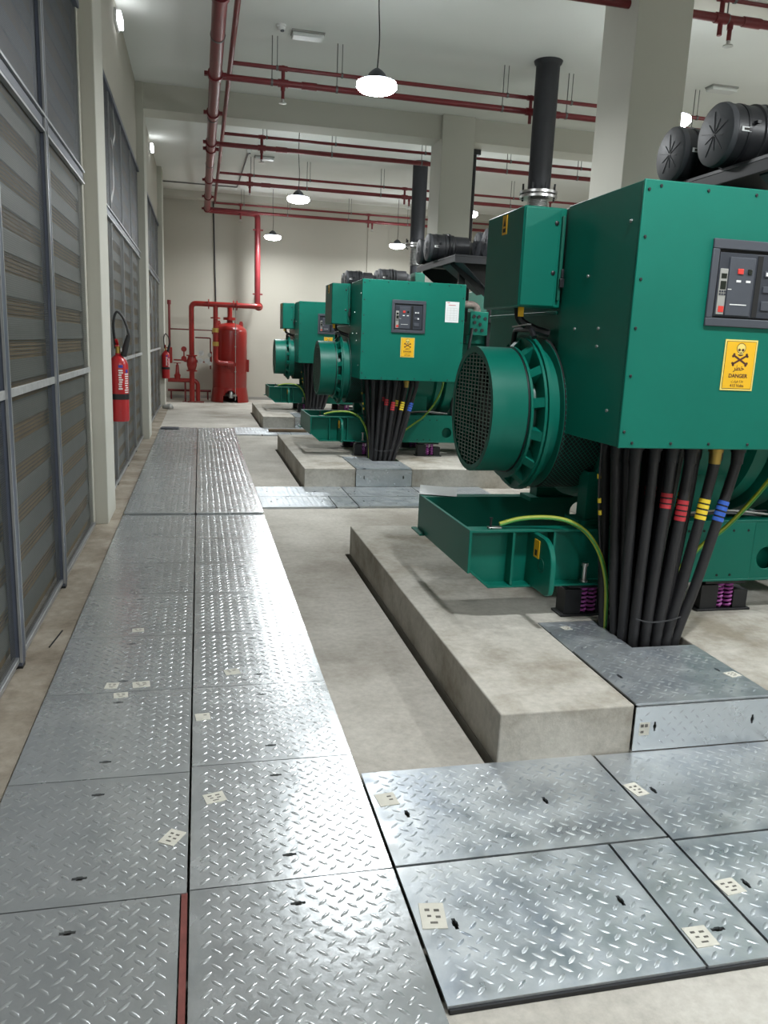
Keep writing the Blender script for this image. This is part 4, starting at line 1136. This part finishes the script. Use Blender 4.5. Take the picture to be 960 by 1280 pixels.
# ceiling devices
def detector(x, y, label):
    t = thing('smoke_detector', label, 'detector', (x, y, ZC))
    MB().lathe((x, y, ZC), (0, 0, -1), [(0, 0.055), (0.02, 0.055), (0.025, 0.045), (0.05, 0.04), (0.06, 0.02)], 20).build('body', 'white', t)
    MB().lathe((x + 0.01, y - 0.005, ZC - 0.055), (0, 0, -1), [(0, 0.024), (0.014, 0.02)], 12).build('sensor_cap', 'greyp', t)
detector(0.92, 9.85, 'round white smoke detector on the ceiling beside the unlit emergency light')
detector(0.93, 16.1, 'small smoke detector at the end of the grey ceiling conduit')
for x, y, l in ((1.235, 10.0, 'flat unlit emergency light on the ceiling next to the smoke detector'), (1.25, 16.55, 'faint flat emergency light on the ceiling beyond the beam'), (6.65, 10.0, 'flat emergency light on the ceiling above the near air filters')):
    t = thing('emergency_light', l, 'ceiling light', (x, y, ZC))
    MB().box(x - 0.19, x + 0.19, y - 0.09, y + 0.09, ZC - 0.02, ZC).build('base', 'greyl', t, bev=0.004)
    MB().box(x - 0.18, x + 0.18, y - 0.08, y + 0.08, ZC - 0.06, ZC - 0.018).build('diffuser', 'cover', t, bev=0.012)
o = MB().tube(bend([(XW0, 19.9, ZC - 0.02), (0.88, 19.9, ZC - 0.02), (0.93, 16.2, ZC - 0.02)], 0.06), 0.014, 8).build('ceiling_conduit', 'rod')
tag(o, 'thin grey conduit bent across the ceiling towards the smoke detector', 'conduit')
o = MB().cyl((0.36, YW1 - 0.02, 4.84), (0.42, YW1 - 0.02, 2.1), 0.017, n=8).build('wall_conduit', 'black')
tag(o, 'thin black conduit running down the back wall behind the red tank', 'conduit')
t = thing('cable_pole', 'thin black vertical conduit on the far side of the middle column', 'conduit', (4.33, 13.0, 2.2))
MB().tube([(4.33, 13.0, 1.6), (4.33, 13.0, 4.62)], 0.035, 10).build('pipe', 'black', t)
MB().box(4.27, 4.42, 12.95, 13.05, 4.58, 4.66).box(4.15, 4.36, 12.98, 13.02, 3.4, 3.43).box(4.15, 4.36, 12.98, 13.02, 1.75, 1.78).build('bracket', 'black', t)

# ================================================================== FIRE EXTINGUISHERS
def extinguisher(x, y, z, label, s=1.0):
    t = thing('fire_extinguisher', label, 'fire extinguisher', (x, y, z), 'wall fire extinguishers')
    r = 0.085 * s
    MB().lathe((x, y, z), (0, 0, 1), [(0, r * 0.93), (0.012, r), (0.50 * s, r), (0.54 * s, r * 0.85), (0.57 * s, r * 0.5), (0.585 * s, r * 0.28), (0.60 * s, r * 0.28)], 28).build('cylinder', 'redext', t)
    MB().ring((x, y, z + 0.195 * s), (0, 0, 1), 0, 0.05 * s, r * 0.99, r * 1.03, 28).build('strap', 'black', t)
    v = MB().cyl((x, y, z + 0.59 * s), (x, y, z + 0.66 * s), 0.022, n=10).build('valve', 'brass', t)
    MB().box(x - 0.012, x + 0.012, y - 0.12, y + 0.02, z + 0.66 * s, z + 0.672 * s).bar((x, y, z + 0.67 * s), (x, y - 0.13, z + 0.72 * s), 0.022, 0.008).build('handle', 'redext', v, smooth=False)
    MB().lathe((x + 0.024, y - 0.005, z + 0.63 * s), (1, 0, 0), [(0, 0.018), (0.012, 0.018)], 12).build('pressure_gauge', 'white', v)
    MB().tube(smoothline([(x - 0.02, y, z + 0.64 * s), (x - 0.03, y - 0.02, z + 0.85 * s), (x, y - 0.01, z + 0.955 * s), (x + 0.055, y + 0.0, z + 0.90 * s), (x + 0.095, y, z + 0.77 * s), (x + 0.09, y, z + 0.70 * s)], 6), 0.011 * s, 8).build('hose', 'rubber', t)
    MB().lathe((x + 0.092, y, z + 0.76 * s), (-0.25, 0, -1), [(0, 0.016), (0.10 * s, 0.026), (0.19 * s, 0.028)], 12).build('discharge_horn', 'rubber', t)
    # printed label on the side that faces the walkway
    q = MB(); qb = MB()
    def patch(m_, a0, a1, z0, z1, rr):
        n = 6; vs = []; fs = []
        for i in range(n + 1):
            a = R(a0 + (a1 - a0) * i / n)
            vs += [(x + rr * math.cos(a), y + rr * math.sin(a), z + z0 * s), (x + rr * math.cos(a), y + rr * math.sin(a), z + z1 * s)]
        for i in range(n): fs.append((2 * i, 2 * i + 2, 2 * i + 3, 2 * i + 1))
        m_.add(vs, fs)
    rng = random.Random(3)
    for i in range(9):
        zz = 0.285 + i * 0.02
        patch(q, -88 + rng.uniform(0, 6), -62 + rng.uniform(-6, 4), zz, zz + 0.012, r * 1.006)
        patch(q, -50 + rng.uniform(0, 6), -18 + rng.uniform(-8, 6), zz - 0.03, zz - 0.020, r * 1.006)
    q.build('printed_text', 'white', t, recalc=False)
    patch(qb, -85, -58, 0.475, 0.50, r * 1.006); patch(qb, -40, -22, 0.43, 0.46, r * 1.006)
    qb.build('printed_emblem', 'blueink', t, recalc=False)
    MB().box(x - 0.03, x + 0.03, y - r * 0.5 - 0.0, y - 0.0, z + 0.4 * s, z + 0.42 * s).build('wall_hook', 'alu', t, smooth=False)
    return t
extinguisher(-0.705, 7.515, 0.775, 'large red fire extinguisher with black hose mounted on the nearest wall column')
extinguisher(-0.72, 18.255, 0.62, 'small distant fire extinguisher on the far wall column beside the red valve set')

# ================================================================== RED TANK AND VALVE SET AT THE BACK WALL
TX, TY, TR = 0.735, 20.42, 0.42
t = thing('fire_tank', 'upright red pressure tank standing by the back wall with an arched opening in its skirt', 'tank', (TX, TY, FZ))
prof = [(0.34, TR - 0.01), (0.36, TR), (1.70, TR)]
for a in range(1, 9): prof.append((1.70 + 0.23 * math.sin(R(a * 11.25)), max(0.02, TR * math.cos(R(a * 11.25)))))
shell = MB().lathe((TX, TY, FZ), (0, 0, 1), prof, 48).build('shell', 'redtank', t)
sk = MB(); n = 64
for i in range(n):
    a0, a1 = 2 * PI * i / n, 2 * PI * (i + 1) / n
    am = (a0 + a1) / 2
    ang = abs(((am + PI / 2 + PI) % (2 * PI)) - PI)            # angle from the side facing the hall
    hole = 0.30 * math.sqrt(max(0, 1 - (ang / 0.42) ** 2)) if ang < 0.42 else 0
    if hole > 0.345: continue
    def q_(a, z, r): return (TX + r * math.cos(a), TY + r * math.sin(a), FZ + z)
    zb = hole
    rb = TR + 0.05 * (1 - zb / 0.36)
    sk.add([q_(a0, zb, rb), q_(a1, zb, rb), q_(a1, 0.36, TR), q_(a0, 0.36, TR), q_(a0, zb, rb - 0.012), q_(a1, zb, rb - 0.012), q_(a1, 0.36, TR - 0.012), q_(a0, 0.36, TR - 0.012)],
           [(0, 1, 2, 3), (7, 6, 5, 4), (0, 4, 5, 1), (3, 2, 6, 7), (0, 3, 7, 4), (1, 5, 6, 2)])
sk.build('skirt', 'redtank', t)
MB().ring((TX, TY, FZ + 0.72), (0, 0, 1), -0.008, 0.008, TR - 0.01, TR + 0.004, 48).build('weld_seam', 'redtank', shell)
for sx in (-1, 1):
    MB().prism([(TX + sx * 0.27 + a, FZ + 1.80 + b) for a, b in ((-0.05, 0), (0.05, 0), (0.05, 0.12), (0.03, 0.17), (-0.03, 0.17), (-0.05, 0.12))], 'y', TY - 0.06, TY - 0.03).build('lifting_eye', 'redtank', shell)
MB().lathe((TX, TY, FZ + 1.92), (0, 0, 1), [(0, 0.07), (0.07, 0.07), (0.07, 0.16), (0.10, 0.16), (0.105, 0.16), (0.105, 0.16), (0.135, 0.16), (0.135, 0.06), (0.40, 0.06)], 20).build('top_nozzle', 'redtank', t)
MB().box(TX + TR - 0.02, TX + TR + 0.05, TY - 0.1, TY + 0.02, FZ + 0.75, FZ + 1.05).build('name_plate', 'redtank', shell, bev=0.004)
MB().cyl((TX + 0.12, TY - TR - 0.03, FZ + 0.06), (TX + 0.12, TY - TR - 0.03, FZ + 2.32), 0.008, n=8).build('sight_tube', 'greyl', t)
for z in (0.75, 1.35, 1.65):
    MB().box(TX + 0.10, TX + 0.14, TY - TR - 0.035, TY - TR + 0.03, FZ + z, FZ + z + 0.02).build('tube_clip', 'greyl', t, smooth=False)
MB().tube(bend([(TX - 0.15, TY - 0.2, FZ + 0.18), (TX + 0.05, TY - 0.36, FZ + 0.18), (TX + 0.16, TY - 0.40, FZ + 0.18)], 0.05), 0.035, 10).lathe((TX + 0.02, TY - 0.36, FZ + 0.18), (0, 0, 1), [(-0.07, 0.06), (0.05, 0.06), (0.12, 0.02), (0.14, 0.06), (0.155, 0.06)], 12).build('drain_valve', 'alu', t)

v = thing('valve_set', 'red pipework and valves beside the red tank, rising from the floor at the back wall', 'valve set', (-0.18, 20.3, FZ))
VY = 19.90
p = MB().tube(bend([(1.42, 20.36, 2.33), (1.42, VY, 2.31), (-0.18, VY, 2.31), (-0.18, VY, 0.0 + FZ)], 0.12, 6), 0.062, 14).build('riser_pipe', 'redtank', v)
for x in (0.22, 0.80, 0.88):
    MB().cyl((x - 0.012, VY, 2.31), (x + 0.012, VY, 2.31), 0.115, n=18).build('flange', 'redtank', p)
MB().cyl((1.42, 20.30, 2.32), (1.42, 20.18, 2.32), 0.10, n=16).build('elbow_coupling', 'redtank', p)
MB().tube(bend([(0.38, VY, 2.31), (0.38, VY, 0.95), (0.78, VY, 0.92), (0.80, VY - 0.02, 0.92)], 0.12, 6), 0.058, 14).build('branch_pipe', 'redtank', v)
for z in (1.98, 1.66, 1.34):
    MB().cyl((0.38, VY, z), (0.38, VY, z + 0.10 if z < 1.9 else z + 0.03), 0.078 if z < 1.9 else 0.115, n=16).build('coupling', 'brass' if z < 1.9 else 'redtank', v)
MB().cyl((0.68, VY, 0.92), (0.80, VY, 0.92), 0.075, n=14).cyl((0.78, VY - 0.04, 0.92), (0.78, VY - 0.0, 0.92), 0.085, n=14).build('side_nozzle', 'redtank', v)
# control valve trim
MB().lathe((-0.18, VY, 0.72), (0, 0, 1), [(0, 0.13), (0.03, 0.13), (0.03, 0.09), (0.14, 0.12), (0.25, 0.12), (0.36, 0.09), (0.36, 0.13), (0.39, 0.13)], 18).build('alarm_valve', 'redtank', v)
for x, z in ((-0.36, 1.02), (0.02, 0.98), (-0.36, 1.24), (0.04, 1.16), (0.18, 0.98)):
    MB().lathe((x, VY - 0.06, z), (0, -1, 0), [(0, 0.03), (0.04, 0.03), (0.05, 0.065), (0.065, 0.065)], 14).build('hand_wheel', 'redtank' if x < 0 else 'alu', v)
MB().lathe((0.24, VY - 0.02, 1.12), (0, -1, 0), [(0, 0.05), (0.03, 0.05)], 16).build('pressure_gauge', 'greyl', v)
MB().lathe((0.24, VY - 0.02, 0.92), (0, -1, 0), [(0, 0.05), (0.03, 0.05)], 16).build('pressure_gauge', 'alu', v)
MB().tube(bend([(-0.36, VY, 1.24), (-0.36, VY, 0.95), (0.28, VY, 0.95), (0.28, VY, 1.2)], 0.03), 0.016, 8).tube([(-0.6, VY, 0.98), (0.02, VY, 0.98)], 0.018, 8).build('trim_pipe', 'redtank', v)
MB().tube(bend([(-0.74, VY + 0.05, 0.50), (-0.1, VY + 0.05, 0.50), (-0.04, VY + 0.05, 0.42), (-0.04, VY + 0.05, FZ)], 0.06), 0.05, 12).build('drain_pipe', 'redtank', v)
MB().lathe((-0.52, VY + 0.05, 0.50), (0, 0, 1), [(0, 0.06), (0.12, 0.08), (0.16, 0.05), (0.36, 0.035), (0.37, 0.02), (0.40, 0.02), (0.40, 0.09), (0.415, 0.09)], 16).build('gate_valve', 'redtank', v)
for x in (-0.34, -0.04):
    MB().cyl((x, VY + 0.1, 0.45), (x, VY + 0.1, FZ), 0.022, n=8).box(x - 0.07, x + 0.07, VY + 0.03, VY + 0.17, FZ, FZ + 0.012).build('stand_leg', 'redpipe', v)
MB().box(-0.28, 0.1, VY - 0.12, VY + 0.1, FZ, FZ + 0.03).build('base_plate', 'redprimer', v, smooth=False)
MB().tube([(-0.68, VY + 0.12, 1.70), (0.30, VY + 0.12, 1.70), (0.31, VY + 0.12, 1.62)], 0.016, 8).tube(bend([(-0.1, VY + 0.14, 1.52), (0.26, VY + 0.14, 1.52), (0.26, VY + 0.14, 0.78)], 0.03), 0.016, 8).build('test_pipe', 'redpipe', v)
MB().cyl((-0.69, VY, 1.25), (-0.69, VY, 2.32), 0.028, n=10).lathe((-0.69, VY, 2.26), (0, 0, 1), [(0, 0.045), (0.1, 0.045)], 12).build('stand_pipe', 'redpipe', v)
MB().box(-0.76, -0.63, VY - 0.05, VY + 0.05, 0.9, 1.27).build('switch_box', 'redtank', v, bev=0.004)
MB().tube([(-0.78, 20.85, 0.2), (0.28, 20.85, 0.2)], 0.03, 8).cyl((-0.7, 20.85, 0.2), (-0.7, 20.85, FZ), 0.02, n=8).cyl((0.2, 20.85, 0.2), (0.2, 20.85, FZ), 0.02, n=8).build('floor_pipe', 'redpipe', v)

# ================================================================== SMALL LOOSE THINGS
random.seed(8)
q = MB(); nx, ny = 8, 6
for sgn in (0.0, -0.0015):
    for i in range(nx):
        for j in range(ny):
            u, w_ = i / (nx - 1), j / (ny - 1)
            fx, fy = 1.28 + 0.206 * u, 4.50 - 0.09 * u
            bx, by = 1.37 + 0.215 * u, 4.80 - 0.11 * u
            q.v.append((fx + (bx - fx) * w_, fy + (by - fy) * w_, 0.681 + 0.006 * math.sin(w_ * 3) + sgn))
for i in range(nx - 1):
    for j in range(ny - 1):
        a = i * ny + j
        q.f.append((a, a + ny, a + ny + 1, a + 1))
        b = a + nx * ny
        q.f.append((b + 1, b + ny + 1, b + ny, b))
o = q.build('paper_sheet', 'paper', recalc=False)
tag(o, 'white sheet of paper lying on the far corner of the nearest base skid', 'paper')

def film(pts, wd, label):
    q = MB(); P_ = smoothline(pts, 4); n = len(P_)
    for sgn in (0, 0.002):
        for i, p_ in enumerate(P_):
            k = wd * (0.55 + 0.2 * math.sin(i * 0.7))
            q.v += [(p_.x + sgn + 0.006 * math.sin(i * 0.9), p_.y - k / 2, p_.z), (p_.x + sgn + 0.006 * math.cos(i * 0.8), p_.y + k / 2, p_.z - 0.02)]
    for i in range(n - 1):
        q.f.append((2 * i, 2 * i + 1, 2 * i + 3, 2 * i + 2))
        b = 2 * n + 2 * i
        q.f.append((b + 2, b + 3, b + 1, b))
    tag(q.build('film_strip', 'film', recalc=False), label, 'plastic film')
film([(-0.815, 8.68, 3.82), (-0.80, 8.75, 3.7), (-0.805, 8.82, 3.5), (-0.81, 8.80, 3.38)], 0.10, 'torn white protective film hanging from the top edge of the second louvre screen')
film([(-0.78, 8.2, 3.3), (-0.77, 8.3, 3.1), (-0.775, 8.24, 2.9), (-0.78, 8.15, 2.75)], 0.12, 'torn white protective film hanging by the first post of the second louvre screen')
film([(-0.78, 13.7, 2.65), (-0.76, 13.9, 2.45), (-0.765, 14.0, 2.2), (-0.77, 13.9, 1.9)], 0.16, 'torn white protective film hanging on the far louvre screen')
q = MB()
bm = bmesh.new(); bmesh.ops.create_icosphere(bm, subdivisions=3, radius=0.09)
for vv in bm.verts:
    nz = math.sin(vv.co.x * 55) * 0.012 + math.sin(vv.co.y * 47 + 1) * 0.012
    vv.co += vv.co.normalized() * nz
    vv.co.z = max(vv.co.z, -0.05) * 0.75
q.add([(v_.co.x * 1.2 - 0.66, v_.co.y + 17.9, v_.co.z + FZ + 0.0375) for v_ in bm.verts], [tuple(v_.index for v_ in f_.verts) for f_ in bm.faces]); bm.free()
tag(q.build('rag_bundle', 'film'), 'small crumpled white bundle on the floor at the foot of the far wall column', 'rag')
o = MB().box(1.15, 2.0, 13.62, 13.76, 0.004, 0.045).build('wooden_plank', 'wood', bev=0.003)
tag(o, 'short brown plank lying on the cross plates before the farthest plinth', 'plank')
o = MB().box(-0.64, -0.35, 13.75, 14.02, 0.013, 0.02).build('cover_lid', 'greyp', bev=0.002)
tag(o, 'small dark square lid on the farthest walkway plates beside the wall', 'lid')
o = MB().tube([(-0.745, 4.02, FZ + 0.012), (-0.72, 4.25, FZ + 0.012)], 0.004, 6).build('steel_offcut', 'black')
tag(o, 'thin dark wire offcut on the dusty strip below the nearest louvre', 'wire')
